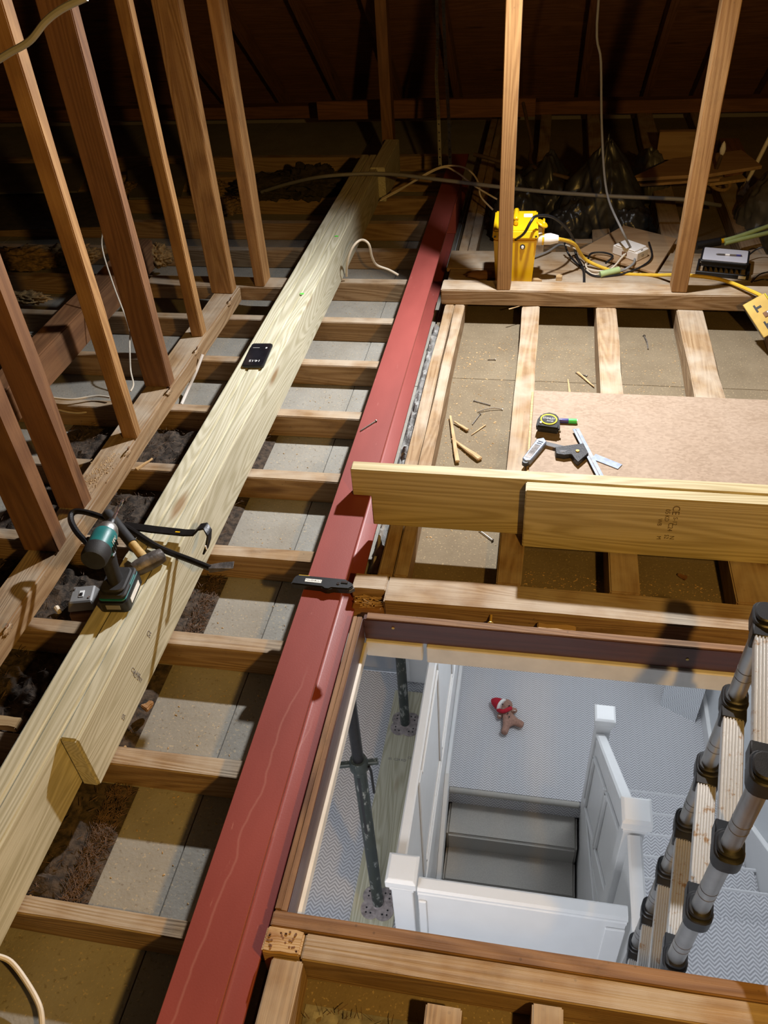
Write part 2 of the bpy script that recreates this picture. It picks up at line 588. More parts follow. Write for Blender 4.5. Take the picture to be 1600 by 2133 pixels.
def lump(name, c, r, mat, amp=0.3, fs=4.0, sub=3, parent=None, flat=None, seed=0.0, ridged=False):
    """Noise-shaped solid heap."""
    bm = bmesh.new()
    bmesh.ops.create_icosphere(bm, subdivisions=sub, radius=1.0)
    for v in bm.verts:
        p = v.co.copy()
        n = noise.fractal(p * fs * 0.5 + Vector((seed, seed * 1.7, 0)), 0.8, 2.0, 4)
        if ridged:
            n = abs(n) * 2 - 0.3
        v.co = p * (1 + amp * n)
        v.co = Vector((v.co.x * r[0], v.co.y * r[1], v.co.z * r[2]))
        if flat is not None and v.co.z < flat:
            v.co.z = flat
    me = bpy.data.meshes.new(name)
    bm.to_mesh(me)
    bm.free()
    me.shade_smooth()
    me.materials.append(M[mat])
    o = bpy.data.objects.new(name, me)
    C.objects.link(o)
    o.location = c
    if parent:
        o.parent = parent
    return o


ZC = -0.10       # top of the plasterboard between the joists
# ================================================================== SETTING
# ceiling: painted board seen from the landing, with loose sheets on top between the joists
HX0, HX1, HY0, HY1 = -0.45, 0.66, 0.74, 1.61       # hatch opening
mb = MB()
for lo, hi in (((-6.5, -0.6), (HX0 - 0.03, 7.2)), ((HX1 + 0.03, -0.6), (2.2, 7.2)),
               ((HX0 - 0.03, -0.6), (HX1 + 0.03, HY0 - 0.04)), ((HX0 - 0.03, HY1 + 0.03), (HX1 + 0.03, 7.2))):
    mb.box((lo[0], lo[1], -0.128), (hi[0], hi[1], -0.1145))
ceil = tag(mb.build('ceiling', 'white'), 'plasterboard ceiling sheets between the old joists', None, None, 'structure')
xs_l = [-6.4, -4.6, -3.3, -2.2, -1.35, -0.765, -0.485]
ys_l = [-0.5, 0.67, 1.46, 2.25, 3.04, 4.23, 5.42, 7.0]
for i in range(len(xs_l) - 1):
    for j in range(len(ys_l) - 1):
        MB().box((xs_l[i] + .0012, ys_l[j] + .0012, -0.114), (xs_l[i + 1] - .0012, ys_l[j + 1] - .0012, ZC + random.uniform(-.0015, .0015))).build('plasterboard', 'plaster', ceil, 0.001)
for x0, x1, y0, y1 in ((-0.48, 2.1, 1.66, 3.12), (-0.48, 2.1, 3.12, 4.1), (-0.48, 2.1, 4.1, 5.5), (-0.48, 2.1, 5.5, 7.0), (-0.48, 2.1, -0.5, 0.70), (0.70, 2.1, 0.70, 1.66)):
    MB().box((x0 + .0015, y0 + .0015, -0.114), (x1 - .0015, y1 - .0015, ZC)).build('plasterboard', 'plasterd', ceil, 0.001)

# roof slope: lapped sarking boards on rafters
T8 = 0.8
ang = math.atan(T8)
roof = thing('roof', (0, 7.05, 0.0), 0, 'dark boarded roof slope above the eaves', None)
del roof['label']
roof['kind'] = 'structure'
roof['label'] = 'dark boarded roof slope above the eaves'
nb = 30
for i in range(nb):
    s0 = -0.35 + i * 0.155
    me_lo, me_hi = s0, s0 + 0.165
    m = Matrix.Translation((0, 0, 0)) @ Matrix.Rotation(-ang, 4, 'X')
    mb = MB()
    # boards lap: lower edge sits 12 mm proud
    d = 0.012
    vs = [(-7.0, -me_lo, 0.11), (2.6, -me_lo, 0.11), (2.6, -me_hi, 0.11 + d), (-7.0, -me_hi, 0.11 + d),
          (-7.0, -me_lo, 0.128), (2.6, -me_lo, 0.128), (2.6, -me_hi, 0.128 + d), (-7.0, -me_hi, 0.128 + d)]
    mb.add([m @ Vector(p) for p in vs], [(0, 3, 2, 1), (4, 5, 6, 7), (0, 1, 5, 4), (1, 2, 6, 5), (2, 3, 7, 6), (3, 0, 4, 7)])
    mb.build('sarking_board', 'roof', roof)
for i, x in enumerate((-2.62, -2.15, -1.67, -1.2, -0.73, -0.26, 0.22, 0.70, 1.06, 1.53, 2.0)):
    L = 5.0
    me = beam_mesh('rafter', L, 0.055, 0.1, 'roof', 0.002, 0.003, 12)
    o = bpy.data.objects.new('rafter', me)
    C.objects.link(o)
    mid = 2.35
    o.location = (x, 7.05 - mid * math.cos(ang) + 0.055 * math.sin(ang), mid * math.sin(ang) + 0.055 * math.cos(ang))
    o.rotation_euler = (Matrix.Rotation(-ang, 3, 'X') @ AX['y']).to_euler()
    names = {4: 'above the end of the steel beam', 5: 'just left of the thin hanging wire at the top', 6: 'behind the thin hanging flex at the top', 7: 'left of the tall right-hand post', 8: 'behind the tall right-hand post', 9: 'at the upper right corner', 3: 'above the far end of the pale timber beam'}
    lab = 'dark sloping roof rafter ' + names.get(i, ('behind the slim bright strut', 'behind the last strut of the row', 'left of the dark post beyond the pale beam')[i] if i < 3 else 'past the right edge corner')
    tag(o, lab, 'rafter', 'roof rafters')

# ------------------------------------------------------------------ landing below
ZF, RS = -2.5, 0.18
ZH = ZF - 6 * RS
fl = MB()
fl.box((-1.75, -0.6, ZF - 0.2), (-0.47, 3.38, ZF)).box((-0.47, -0.6, ZF - 0.2), (1.45, 1.48, ZF)).box((0.60, 1.48, ZF - 0.2), (1.45, 2.06, ZF))
tag(fl.build('floor', 'carpet', None, 0.012, True, 2), 'pale grey herringbone carpet of the upper landing', None, None, 'structure')
tag(MB().box((-0.44, 3.23, ZH - 0.2), (1.45, 4.43, ZH)).build('floor', 'carpet', None, 0.02, True, 3), 'herringbone carpeted half landing with the plush toy', None, None, 'structure')
tag(MB().box((-1.75, 3.385, ZF - 0.2), (-0.47, 5.0, ZF + 0.002)).build('floor', 'floor2'), 'grey floor of the room beyond the threshold strip', None, None, 'structure')
tag(MB().box((-1.3, 3.362, ZF - 0.002), (-0.70, 3.395, ZF + 0.008)).build('threshold_strip', 'chrome', None, 0.003), 'shiny metal threshold strip across the landing doorway', 'threshold')
tag(MB().box((-1.8, 5.0, ZF), (-0.44, 5.1, -0.128)).box((-0.47, 4.43, -5.2), (1.55, 4.53, -0.128)).build('wall_back', 'wall'), None, None, None, 'structure')
tag(MB().box((1.45, -0.6, -5.2), (1.55, 4.43, -0.128)).build('wall_right', 'wall'), None, None, None, 'structure')
tag(MB().box((-1.85, -0.6, ZF - .2), (-1.75, 5.1, -0.128)).build('wall_left', 'wall'), None, None, None, 'structure')
tag(MB().box((-1.85, -0.7, -5.2), (1.55, -0.6, -0.128)).build('wall_front', 'wall'), None, None, None, 'structure')
tag(MB().box((-0.47, -0.6, -5.2), (1.45, 4.43, -5.1)).build('floor', 'carpet'), 'lower hall floor far below the stairs', None, None, 'structure')
tag(MB().box((-0.44, 4.405, ZH), (1.45, 4.43, ZH + 0.14)).build('baseboard_back', 'white', None, 0.006), None, None, None, 'structure')
tag(MB().box((1.42, 2.06, ZH), (1.45, 4.405, ZH + 0.14)).build('baseboard_right', 'white', None, 0.006), None, None, None, 'structure')
# sloping white skirting of the ascending flight
sk = MB().prism([(3.30, ZH), (3.30, ZH + 0.30), (2.06, ZF + 0.28), (2.06, ZF - 0.1)], 1.415, 1.449, Matrix(((0, 0, 1, 0), (1, 0, 0, 0), (0, 1, 0, 0), (0, 0, 0, 1))))
tag(sk.build('trim_1', 'white', None, 0.005), 'sloping white skirting beside the ascending carpeted steps', None, None, 'structure')
# stub wall with panelled casing beside the doorway
st = tag(MB().box((-0.70, 3.30, ZF), (-0.47, 3.40, -0.128)).build('wall_stub', 'white', None, 0.012, True, 3), 'white casing beside the landing doorway', None, None, 'structure')
MB().box((-0.66, 3.288, ZF + 0.03), (-0.49, 3.302, ZF + 0.5)).build('panel', 'white', st, 0.006)
MB().box((-0.66, 3.288, ZF + 0.53), (-0.49, 3.302, ZF + 1.9)).build('panel', 'white', st, 0.006)

# ascending flight (right) and descending flight (left)
noses = [3.28, 3.02, 2.77, 2.53, 2.305, 2.06]
fr = thing('staircase', (1.0, 3.28, ZH), 0, 'carpeted steps climbing towards the aluminium ladder on the right', 'stairs')
for k in range(5):
    z = ZH + RS * (k + 1)
    o = MB().box((0.614, noses[k + 1] - 0.02, z - 0.3), (1.42, noses[k], z)).build('step', 'carpet', None, 0.018, True, 3)
    o.parent = fr
    o.matrix_parent_inverse = fr.matrix_basis.inverted()
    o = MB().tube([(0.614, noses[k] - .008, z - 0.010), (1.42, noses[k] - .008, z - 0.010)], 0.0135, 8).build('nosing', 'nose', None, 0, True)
    o.parent = fr
    o.matrix_parent_inverse = fr.matrix_basis.inverted()
fd = thing('staircase', (0.04, 3.2, ZH), 0, 'shaded carpeted steps going down from the half landing', 'stairs')
for k in range(6):
    z = ZH - RS * (k + 1)
    y1 = 3.25 - 0.25 * k
    o = MB().box((-0.399, y1 - 0.27, z - 0.25), (0.515, y1, z)).build('step', 'stair', None, 0.018, True, 3)
    o.parent = fd
    o.matrix_parent_inverse = fd.matrix_basis.inverted()
o = MB().tube([(-0.399, 3.235, ZH - 0.022), (0.515, 3.235, ZH - 0.022)], 0.024, 10).build('nosing', 'stair', None, 0, True)
o.parent = fd
o.matrix_parent_inverse = fd.matrix_basis.inverted()

# well walls under the balustrades
YZ = Matrix(((0, 0, 1, 0), (1, 0, 0, 0), (0, 1, 0, 0), (0, 0, 0, 1)))       # (a,b,h) -> x=h, y=a, z=b
XZ = Matrix(((1, 0, 0, 0), (0, 0, 1, 0), (0, 1, 0, 0), (0, 0, 0, 1)))       # (a,b,h) -> x=a, y=h, z=b
tag(MB().box((-0.47, 1.48, -5.1), (-0.435, 4.43, ZF)).build('wall_well', 'white'), 'white side wall of the stair well', None, None, 'structure')
tag(MB().box((-0.435, 1.48, -5.1), (0.60, 1.52, ZF)).build('wall_well', 'white'), 'white near wall of the stair well', None, None, 'structure')
tag(MB().prism([(3.24, ZH - 0.02), (2.06, ZF - 0.18), (1.52, ZF - 0.18), (1.52, -5.1), (3.24, -5.1)], 0.53, 0.585, YZ).build('wall_well', 'white'), 'white wall under the ascending steps', None, None, 'structure')


def newel(x, y, ztop, zbot, label, s=0.088):
    t = thing('newel_post', (x, y, zbot), 0, label, 'post', 'white newel posts')
    h = ztop - zbot
    MB().cbox((0, 0, (h - 0.09) / 2), (s, s, h - 0.09)).build('post', 'white', t, 0.004)
    c = s / 2 + 0.018
    cap = MB()
    for a, z0, z1, b in ((s / 2 + 0.006, h - 0.10, h - 0.08, s / 2 + 0.006), (s / 2 + 0.004, h - 0.08, h - 0.055, c), (c, h - 0.055, h - 0.012, c), (c, h - 0.012, h, c - 0.012)):
        vs = [(-a, -a, z0), (a, -a, z0), (a, a, z0), (-a, a, z0), (-b, -b, z1), (b, -b, z1), (b, b, z1), (-b, b, z1)]
        cap.add(vs, [(0, 3, 2, 1), (4, 5, 6, 7), (0, 1, 5, 4), (1, 2, 6, 5), (2, 3, 7, 6), (3, 0, 4, 7)])
    cap.build('cap', 'white', t, 0.002)
    return t


newel(-0.385, 1.55, -1.40, ZF, 'white corner newel post nearest the steel props')
newel(0.54, 1.93, -1.40, ZF - 0.3, 'white newel post at the head of the ascending steps')
newel(0.565, 3.19, -2.45, ZH, 'white newel post standing on the carpeted half landing')


def rail_profile(mb, p0, p1, w, h):
    """Moulded handrail from p0 to p1 (top centre line)."""
    p0, p1 = Vector(p0), Vector(p1)
    d = (p1 - p0)
    L = d.length
    x = d.normalized()
    side = Vector((0, 0, 1)).cross(x).normalized()
    up = x.cross(side)
    prof = [(-w / 2, -h * 0.28), (-w / 2, -h * 0.12), (-w * 0.34, 0), (w * 0.34, 0), (w / 2, -h * 0.12), (w / 2, -h * 0.28),
            (w * 0.30, -h * 0.46), (w * 0.42, -h * 0.62), (w * 0.42, -h * 0.78), (w * 0.2, -h), (-w * 0.2, -h), (-w * 0.42, -h * 0.78), (-w * 0.42, -h * 0.62), (-w * 0.30, -h * 0.46)]
    m = Matrix((side, up, x)).transposed().to_4x4()
    m.translation = p0
    mb.prism(prof, 0, L, m)
    return mb


# near balustrade
b1 = thing('balustrade', (0.08, 1.535, ZF), 0, 'white panelled balustrade running across in front of the stair well', 'balustrade', 'white panelled balustrades')
def ch(o, par):
    o.parent = par
    o.matrix_parent_inverse = par.matrix_basis.inverted()
    return o
ch(rail_profile(MB(), (-0.325, 1.545, -1.50), (0.497, 1.545, -1.50), 0.06, 0.075).build('handrail', 'white', None, 0), b1)
ch(MB().box((-0.325, 1.525, ZF), (0.497, 1.555, -1.56)).build('panel', 'white', None, 0.002), b1)
ch(MB().box((-0.322, 1.513, ZF), (-0.29, 1.524, -1.60)).build('stile', 'white', None, 0.003), b1)
ch(MB().box((0.42, 1.513, ZF), (0.497, 1.524, -1.60)).build('stile', 'white', None, 0.003), b1)
b1b = thing('balustrade', (0.54, 1.7, ZF), 0, 'short white balustrade return between newel and ladder', 'balustrade', 'white panelled balustrades')
ch(rail_profile(MB(), (0.54, 1.48, -1.50), (0.54, 1.87, -1.50), 0.06, 0.075).build('handrail', 'white', None, 0), b1b)
ch(MB().box((0.525, 1.48, ZF), (0.555, 1.87, -1.56)).build('panel', 'white', None, 0.002), b1b)
# left balustrade
b2 = thing('balustrade', (-0.41, 2.4, ZF), 0, 'long white panelled balustrade beside the propped landing floor', 'balustrade', 'white panelled balustrades')
ch(rail_profile(MB(), (-0.41, 1.61, -1.50), (-0.41, 3.38, -1.50), 0.046, 0.07).build('handrail', 'white', None, 0), b2)
ch(MB().box((-0.428, 1.61, ZF - 0.25), (-0.40, 4.40, -1.56)).build('panel', 'white', None, 0.002), b2)
ch(MB().box((-0.434, 3.23, ZH), (-0.405, 4.40, ZH + 0.16)).build('skirting', 'white', None, 0.006), b2)
ch(MB().prism([(3.25, ZH - .05), (3.25, ZH + 0.17), (1.53, ZH + 0.17 - 1.24), (1.53, ZH - .05 - 1.24)], -0.434, -0.402, YZ).build('string', 'white', None, 0.004), b2)
ch(MB().box((-0.40, 1.61, ZF - 0.25), (-0.385, 4.39, ZF - 0.05)).build('apron', 'white', None, 0.005), b2)
for y in (2.05, 2.75, 3.4):
    ch(MB().box((-0.40, y, ZF - 0.04), (-0.39, y + 0.07, -1.60)).build('muntin', 'white', None, 0.004), b2)
for y0, y1 in ((2.13, 2.74), (2.83, 3.39)):
    for (a, b2_, c, d) in ((y0, y1, ZF + 0.0, ZF + 0.025), (y0, y1, -1.66, -1.635)):
        ch(MB().box((-0.40, a, c), (-0.388, b2_, d)).build('moulding', 'white', None, 0.004), b2)
# middle balustrade climbing with the right-hand flight
b3 = thing('balustrade', (0.55, 2.6, ZH), 0, 'sloping white panelled balustrade between the two flights', 'balustrade', 'white panelled balustrades')
ch(rail_profile(MB(), (0.553, 3.14, -2.60), (0.553, 1.98, -1.55), 0.06, 0.075).build('handrail', 'white', None, 0), b3)
ch(MB().prism([(3.14, -2.66), (1.98, -1.61), (1.98, ZF - 0.3), (3.14, ZH - 0.05)], 0.535, 0.568, YZ).build('panel', 'white', None, 0.002), b3)
ch(MB().prism([(3.24, ZH - 0.02), (3.24, ZH + 0.18), (1.98, ZF - .30), (1.98, ZF - 0.52)], 0.522, 0.535, YZ).build('string', 'white', None, 0.004), b3)
for t0, t1 in ((0.06, 0.48), (0.54, 0.95)):
    for off0, off1 in ((0.14, 0.17), (0.72, 0.75)):
        y0, y1 = 3.14 - 1.16 * t0, 3.14 - 1.16 * t1
        z0, z1 = -2.66 + 1.05 * t0, -2.66 + 1.05 * t1
        ch(MB().prism([(y0, z0 - off0), (y1, z1 - off0), (y1, z1 - off1), (y0, z0 - off1)], 0.518, 0.536, YZ).build('moulding', 'white', None, 0.004), b3)
    for tt in (t0, t1):
        y = 3.14 - 1.16 * tt
        z = -2.66 + 1.05 * tt
        ch(MB().prism([(y, z - 0.14), (y - 0.03, z - 0.12), (y - 0.03, z - 0.73), (y, z - 0.75)], 0.518, 0.536, YZ).build('moulding', 'white', None, 0.004), b3)

# ================================================================== LOFT TIMBERS
# left-hand joists, running across to the steel beam
JY = [0.650, 1.035, 1.433, 1.811, 2.223, 2.621, 3.017, 3.409, 3.827, 4.21, 4.60, 5.0, 5.4, 5.8]
ordn = ['first', 'second', 'third', 'fourth', 'fifth', 'sixth', 'seventh', 'eighth', 'ninth', 'tenth', 'eleventh', 'twelfth', 'thirteenth', 'fourteenth']
for i, y in enumerate(JY):
    o = timber('ceiling_joist', (-6.3, y, ZC + .001), (-0.607, y + (0.052 if i else 0.04), 0.0), 'x', 'old', None, 0.002)
    tag(o, 'old joist running under the pale timber beam, %s from the bottom of the picture' % ordn[i], 'joist', 'joists left of the steel beam')

# right-hand joists, running away from the hatch
RJ = [(-0.438, -0.393, 'left half of the doubled old joist beside the steel beam'),
      (-0.389, -0.345, 'right half of the doubled old joist beside the steel beam'),
      (-0.072, 0.006, 'old joist under the left edge of the chipboard sheet'),
      (0.264, 0.354, 'old joist under the middle of the chipboard sheet'),
      (0.622, 0.735, 'wide old joist under the right part of the chipboard'),
      (1.0, 1.11, 'old joist passing under the black work lamp')]
for x0, x1, lab in RJ:
    tag(timber('ceiling_joist', (x0, 1.787, ZC + .001), (x1, 6.9, 0.0), 'y', 'old', None, 0.003, 0.004), lab, 'joist', 'joists right of the steel beam')
# near joists in front of the hatch
for x0, x1, y1, z1, lab in ((-0.455, -0.388, 0.646, 0.0, 'short old joist running to the bottom edge beside the red steel'),
                            (-0.128, -0.055, 0.612, -0.012, 'old joist end below the hatch, left one of the middle pair'),
                            (0.078, 0.14, 0.640, -0.004, 'old joist end below the hatch, right one of the middle pair'),
                            (0.50, 0.57, 0.640, -0.004, 'old joist end below the hatch at the lower right corner')):
    tag(timber('ceiling_joist', (x0, -0.5, ZC + .001), (x1, y1, z1), 'y', 'old', None, 0.002), lab, 'joist', 'joists in front of the hatch')

# far header of the hatch with its chewed end
h = thing('hatch_header', (0.2, 1.73, ZC), 0, 'old trimmer timber along the far side of the open hatch with a splintered end', 'beam')
ch(timber('body', (-0.40, 1.675, ZC + .001), (1.4, 1.785, 0.0), 'x', 'old', None, 0.003, 0.005), h)
ch(timber('tongue', (-0.505, 1.718, -0.085), (-0.4005, 1.785, -0.001), 'x', 'old', None, 0.002), h)
ch(timber('splintered_end', (-0.500, 1.677, -0.085), (-0.4005, 1.717, -0.045), 'x', 'strut', None, 0.004, 0.002), h)
rs_ = random.Random(21)
for i in range(70):
    x = rs_.uniform(-0.498, -0.425)
    y = rs_.uniform(1.678, 1.716)
    z = rs_.uniform(-0.048, -0.022)
    ch(MB().tube([(x, y, z), (x + rs_.uniform(.008, .04), y + rs_.uniform(-.008, .008), z + rs_.uniform(-.004, .008))], [rs_.uniform(.001, .003), 0.0008], 4).build('splinter', 'raw'), h)
# near header
h2 = thing('hatch_header', (0.2, 0.676, ZC), 0, 'old trimmer timber along the near side of the hatch', 'beam')
ch(timber('body', (-0.396, 0.648, ZC + .001), (1.4, 0.703, 0.0), 'x', 'old', None, 0.001, 0.003), h2)
ch(timber('punched_end', (-0.482, 0.650, ZC + .001), (-0.398, 0.702, 0.004), 'x', 'raw', None, 0.004, 0.004), h2)
for i in range(30):
    x, y = random.uniform(-0.475, -0.405), random.uniform(0.655, 0.697)
    ch(MB().lathe([(0.0024, 0.0), (0.0024, 0.0012)], 7, Matrix.Translation((x, y, 0.0045))).build('pit', 'strutd'), h2)

# hatch lining boards and the painted trim under them
hf = thing('loft_hatch', (0.1, 1.2, -0.16), 0, 'dark brown hatch lining with a chipped white trim round the opening', 'hatch')
ch(timber('lining_board', (HX0 - 0.0, HY1, -0.105), (HX1, HY1 + 0.022, -0.018), 'x', 'lining', None, 0.0008, 0.002), hf)
ch(timber('edge_strip', (HX0 + 0.01, HY1 + 0.001, -0.018), (HX1, HY1 + 0.024, -0.013), 'x', 'liningtop', None, 0.001, 0.001), hf)
ch(timber('lining_board', (HX0 - 0.0125, HY0 + 0.002, -0.105), (HX0, HY1 - 0.002, -0.010), 'y', 'lining', None, 0.001, 0.002), hf)
ch(timber('edge_strip', (HX0 - 0.013, HY0 + 0.002, -0.010), (HX0 - 0.001, HY1 - 0.002, -0.004), 'y', 'liningtop', None, 0.0015, 0.001), hf)
ch(timber('outer_strip', (HX0 - 0.0275, HY0 + 0.002, -0.105), (HX0 - 0.0145, HY1 - 0.004, 0.0), 'y', 'liningtop', None, 0.0015, 0.002), hf)
ch(timber('lining_board', (-0.478, HY0 - 0.034, -0.105), (HX1, HY0, 0.0), 'x', 'liningtop', None, 0.001, 0.003), hf)
ch(timber('lining_board', (HX1, HY0, -0.105), (HX1 + 0.022, HY1, 0.0), 'y', 'liningtop', None, 0.001, 0.003), hf)
ch(MB().box((HX0 + 0.002, HY1 - 0.010, -0.172), (-0.275, HY1 + 0.03, -0.106)).build('white_trim', 'offwhite', None, 0.003), hf)
ch(MB().box((-0.262, HY1 - 0.012, -0.176), (HX1, HY1 + 0.03, -0.106)).build('white_trim', 'offwhite', None, 0.003), hf)
ch(MB().box((HX0 - 0.03, HY0 - 0.0, -0.142), (HX0 + 0.008, HY1 - 0.013, -0.106)).build('white_trim', 'offwhite', None, 0.002), hf)
ch(MB().box((HX0 - 0.03, HY0 - 0.035, -0.142), (HX1, HY0 - 0.001, -0.106)).build('white_trim', 'offwhite', None, 0.002), hf)
ch(MB().box((HX1 + 0.002, HY0, -0.142), (HX1 + 0.03, HY1, -0.106)).build('white_trim', 'offwhite', None, 0.002), hf)
for u, v in ((819, 1308), (1432, 1373)):
    p = ay(u, v, HY1 - 0.0005)
    ch(MB().lathe([(0.0045, 0), (0.0045, 0.002)], 10, Matrix.Translation(p) @ Matrix.Rotation(PI / 2, 4, 'X')).build('screw', 'brass'), hf)
# shims left in the gap behind the lining
for k, (u0, u1, v, lab) in enumerate(((1120, 1198, 1296, 'split wooden shim left in the gap behind the hatch lining'),)):
    p = az(u0, v, -0.02)
    o = timber('wood_shim', (p.x, 1.642, -0.099), (p.x + 0.11, 1.668, -0.028), 'x', 'raw', None, 0.002)
    tag(o, lab, 'shim')
sc = MB().tube([az(1022, 1297, -0.03), az(1022, 1297, -0.03) + Vector((0, 0.02, 0.012))], 0.004, 8)
sc.lathe([(0.002, 0), (0.009, 0.003), (0.009, 0.005)], 10, Matrix.Translation(az(1022, 1297, -0.03)) @ Matrix.Rotation(PI / 2, 4, 'X'))
tag(sc.build('wood_screw', 'brass'), 'brass screw sticking out behind the hatch lining', 'screw')

# new doubled-up beam: three plies, a packing piece at the far end
tb = thing('timber_beam', (-1.07, 3.0, 0), 0, 'pale treated timber beam of three plies lying on the old joists', 'beam')
TZ = 0.195
ch(timber('ply', (-1.140, -0.3, 0.001), (-1.0908, 5.22, TZ), 'y', 'new', None, 0.0, 0.006), tb)
ch(timber('ply', (-1.0895, -0.3, 0.001), (-1.0388, 5.22, TZ - 0.001), 'y', 'new', None, 0.0, 0.006), tb)
ch(timber('ply', (-1.0375, 0.968, 0.001), (-0.990, 4.95, TZ), 'y', 'new', None, 0.0, 0.006), tb)
ch(timber('packing_piece', (-1.0375, 4.952, 0.001), (-0.948, 5.50, TZ + 0.006), 'y', 'new', None, 0.0, 0.004), tb)
ym = (-0.9895)
for i, (body, sz, y, z) in enumerate((('CE', .022, 1.36, 0.125), ('C24 WB', .017, 1.25, 0.095), ('KD DRY', .017, 1.25, 0.075), ('05', .02, 1.14, 0.05))):
    text_obj(body, sz, 'inkdark', tb, tb.matrix_basis.inverted() @ frame((ym, y, z), (0, 0.35, -1), (0, 1, .3)), 'grade_stamp', 0.0002)
for u, v in ((701, 492), (629, 612)):
    p = az(u, v, TZ + 0.001)
    ch(MB().lathe([(0.010, 0), (0.010, 0.001)], 12, Matrix.Translation(p) @ Matrix.Scale(0.7, 4, (0, 1, 0))).build('crayon_mark', 'limepaint'), tb)
for u, v in ((258, 1562), (59, 1875)):
    d = _ray(u, v)
    X = -0.9897 if v < 1600 else -1.0382
    p = Vector((0, 0, CAMZ)) + d * (X / d.x)
    ch(MB().lathe([(0.009, 0), (0.012, 0.002), (0.006, 0.003), (0.006, 0.0015)], 12, Matrix.Translation(p) @ Matrix.Rotation(PI / 2, 4, 'Y')).build('bolt_hole', 'raw'), tb)

# red steel beam
sp = thing('steel_beam', (-0.549, 3.0, -0.06), 0, 'long red primed steel beam running from the bottom edge to the far wall', 'beam')
b0, b1_, zt, zb, tf, tw, rf = -0.605, -0.493, 0.13, -0.062, 0.010, 0.0035, 0.010
cx = (b0 + b1_) / 2
def fil(cxx, cz, a0, a1):
    return [(cxx + rf * math.cos(a0 + (a1 - a0) * k / 3), cz + rf * math.sin(a0 + (a1 - a0) * k / 3)) for k in range(4)]
pr = [(b0, zb), (b1_, zb), (b1_, zb + tf)] + fil(cx + tw + rf, zb + tf + rf, -PI / 2, -PI)
pr += fil(cx + tw + rf, zt - tf - rf, PI, PI / 2) + [(b1_, zt - tf), (b1_, zt), (b0, zt), (b0, zt - tf)]
pr += fil(cx - tw - rf, zt - tf - rf, PI / 2, 0) + fil(cx - tw - rf, zb + tf + rf, 0, -PI / 2) + [(b0, zb + tf)]
o = MB().prism(pr, -0.4, 5.43, XZ).build('rolled_section', 'steel', None, 0.0015, True)
ch(o, sp)
ch(MB().box((b1_ - 0.05, 4.60, zb + tf), (b1_ + 0.004, 4.92, zt - tf)).build('stiffener', 'steel', None, 0.002), sp)

# new joists meeting the steel
nj = thing('new_joist', (0.5, 2.02, 0.01), 0, 'pale new joist whose notched end sits on the red steel beam', 'joist', 'new joists beside the hatch')
pj = [(-0.547, 0.132), (-0.547, 0.236), (1.7, 0.236), (1.7, 0.012), (-0.488, 0.012), (-0.488, 0.132)]
o = MB().prism(pj, 2.0, 2.046, XZ).build('board', 'newj', None, 0.003, True)
ch(o, nj)
nj2 = thing('new_joist', (0.8, 1.97, 0.0), 0, 'pale new joist with printed grade stamp, in front of the notched one', 'joist', 'new joists beside the hatch')
ch(timber('board', (-0.001, 1.952, 0.004), (1.7, 1.998, 0.232), 'x', 'newj', None, 0.0, 0.003), nj2)
for body, sz, u, v in (('CE', .030, 1408, 1063), ('05', .020, 1391, 1066), ('C24', .020, 1396, 1098), ('KD', .018, 1389, 1080), ('S-12', .018, 1406, 1086), ('WB', .018, 1374, 1088), ('52', .018, 1388, 1118), ('N', .02, 1399, 1120), ('M', .018, 1372, 1120)):
    p = ay(u, v, 1.9515)
    text_obj(body, sz, 'ink', nj2, nj2.matrix_basis.inverted() @ frame(p, (0.05, 0, -1), (1, 0, 0.05)), 'grade_stamp', 0.0002)

# left binder with its struts, cross plate
bd = tag(timber('binder', (-1.552, 0.6, 0.001), (-1.441, 3.60, 0.079), 'y', 'old', None, 0.004, 0.006), 'old worn binder timber under the row of upright struts', 'beam')
for u, v in ((486, 632), (428, 735), (357, 818), (276, 945), (30, 1315)):
    p = az(u, v, 0.07)
    p.x = -1.443
    l_ = lump('torn_wood', p, (.007, .026, .010), 'old', .5, 7, 3, None, None, u)
    ch(l_, bd)
    ch(MB().tube([p + Vector((.0, .01, .01)), p + Vector((.014, .0, .03)), p + Vector((.02, -.02, .036))], .0026, 6, 3).build('bent_nail', 'strutd', None, 0, True), bd)
tag(timber('cross_plate', (-1.95, 3.605, 0.001), (-1.155, 3.72, 0.072), 'x', 'old', None, 0.003, 0.004), 'old cross timber at the far end of the row of struts', 'beam')
tag(timber('binder', (-2.16, 1.4, 0.001), (-2.045, 4.0, 0.15), 'y', 'strutd', None, 0.004, 0.006), 'second old binder timber behind the row of struts', 'beam')
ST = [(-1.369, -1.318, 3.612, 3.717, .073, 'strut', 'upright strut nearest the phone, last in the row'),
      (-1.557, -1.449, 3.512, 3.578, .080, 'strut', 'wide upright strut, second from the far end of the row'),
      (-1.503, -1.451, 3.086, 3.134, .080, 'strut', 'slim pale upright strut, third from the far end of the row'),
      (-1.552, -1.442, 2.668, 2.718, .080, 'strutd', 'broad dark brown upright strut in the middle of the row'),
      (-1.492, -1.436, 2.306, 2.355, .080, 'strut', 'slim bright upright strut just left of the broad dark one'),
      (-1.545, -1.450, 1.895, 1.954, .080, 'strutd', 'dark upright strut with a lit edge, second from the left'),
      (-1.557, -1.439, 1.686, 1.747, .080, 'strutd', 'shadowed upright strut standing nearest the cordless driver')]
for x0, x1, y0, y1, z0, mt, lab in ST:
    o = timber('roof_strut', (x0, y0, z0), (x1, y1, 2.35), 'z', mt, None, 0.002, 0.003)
    tag(o, lab, 'strut', 'upright struts on the binder')
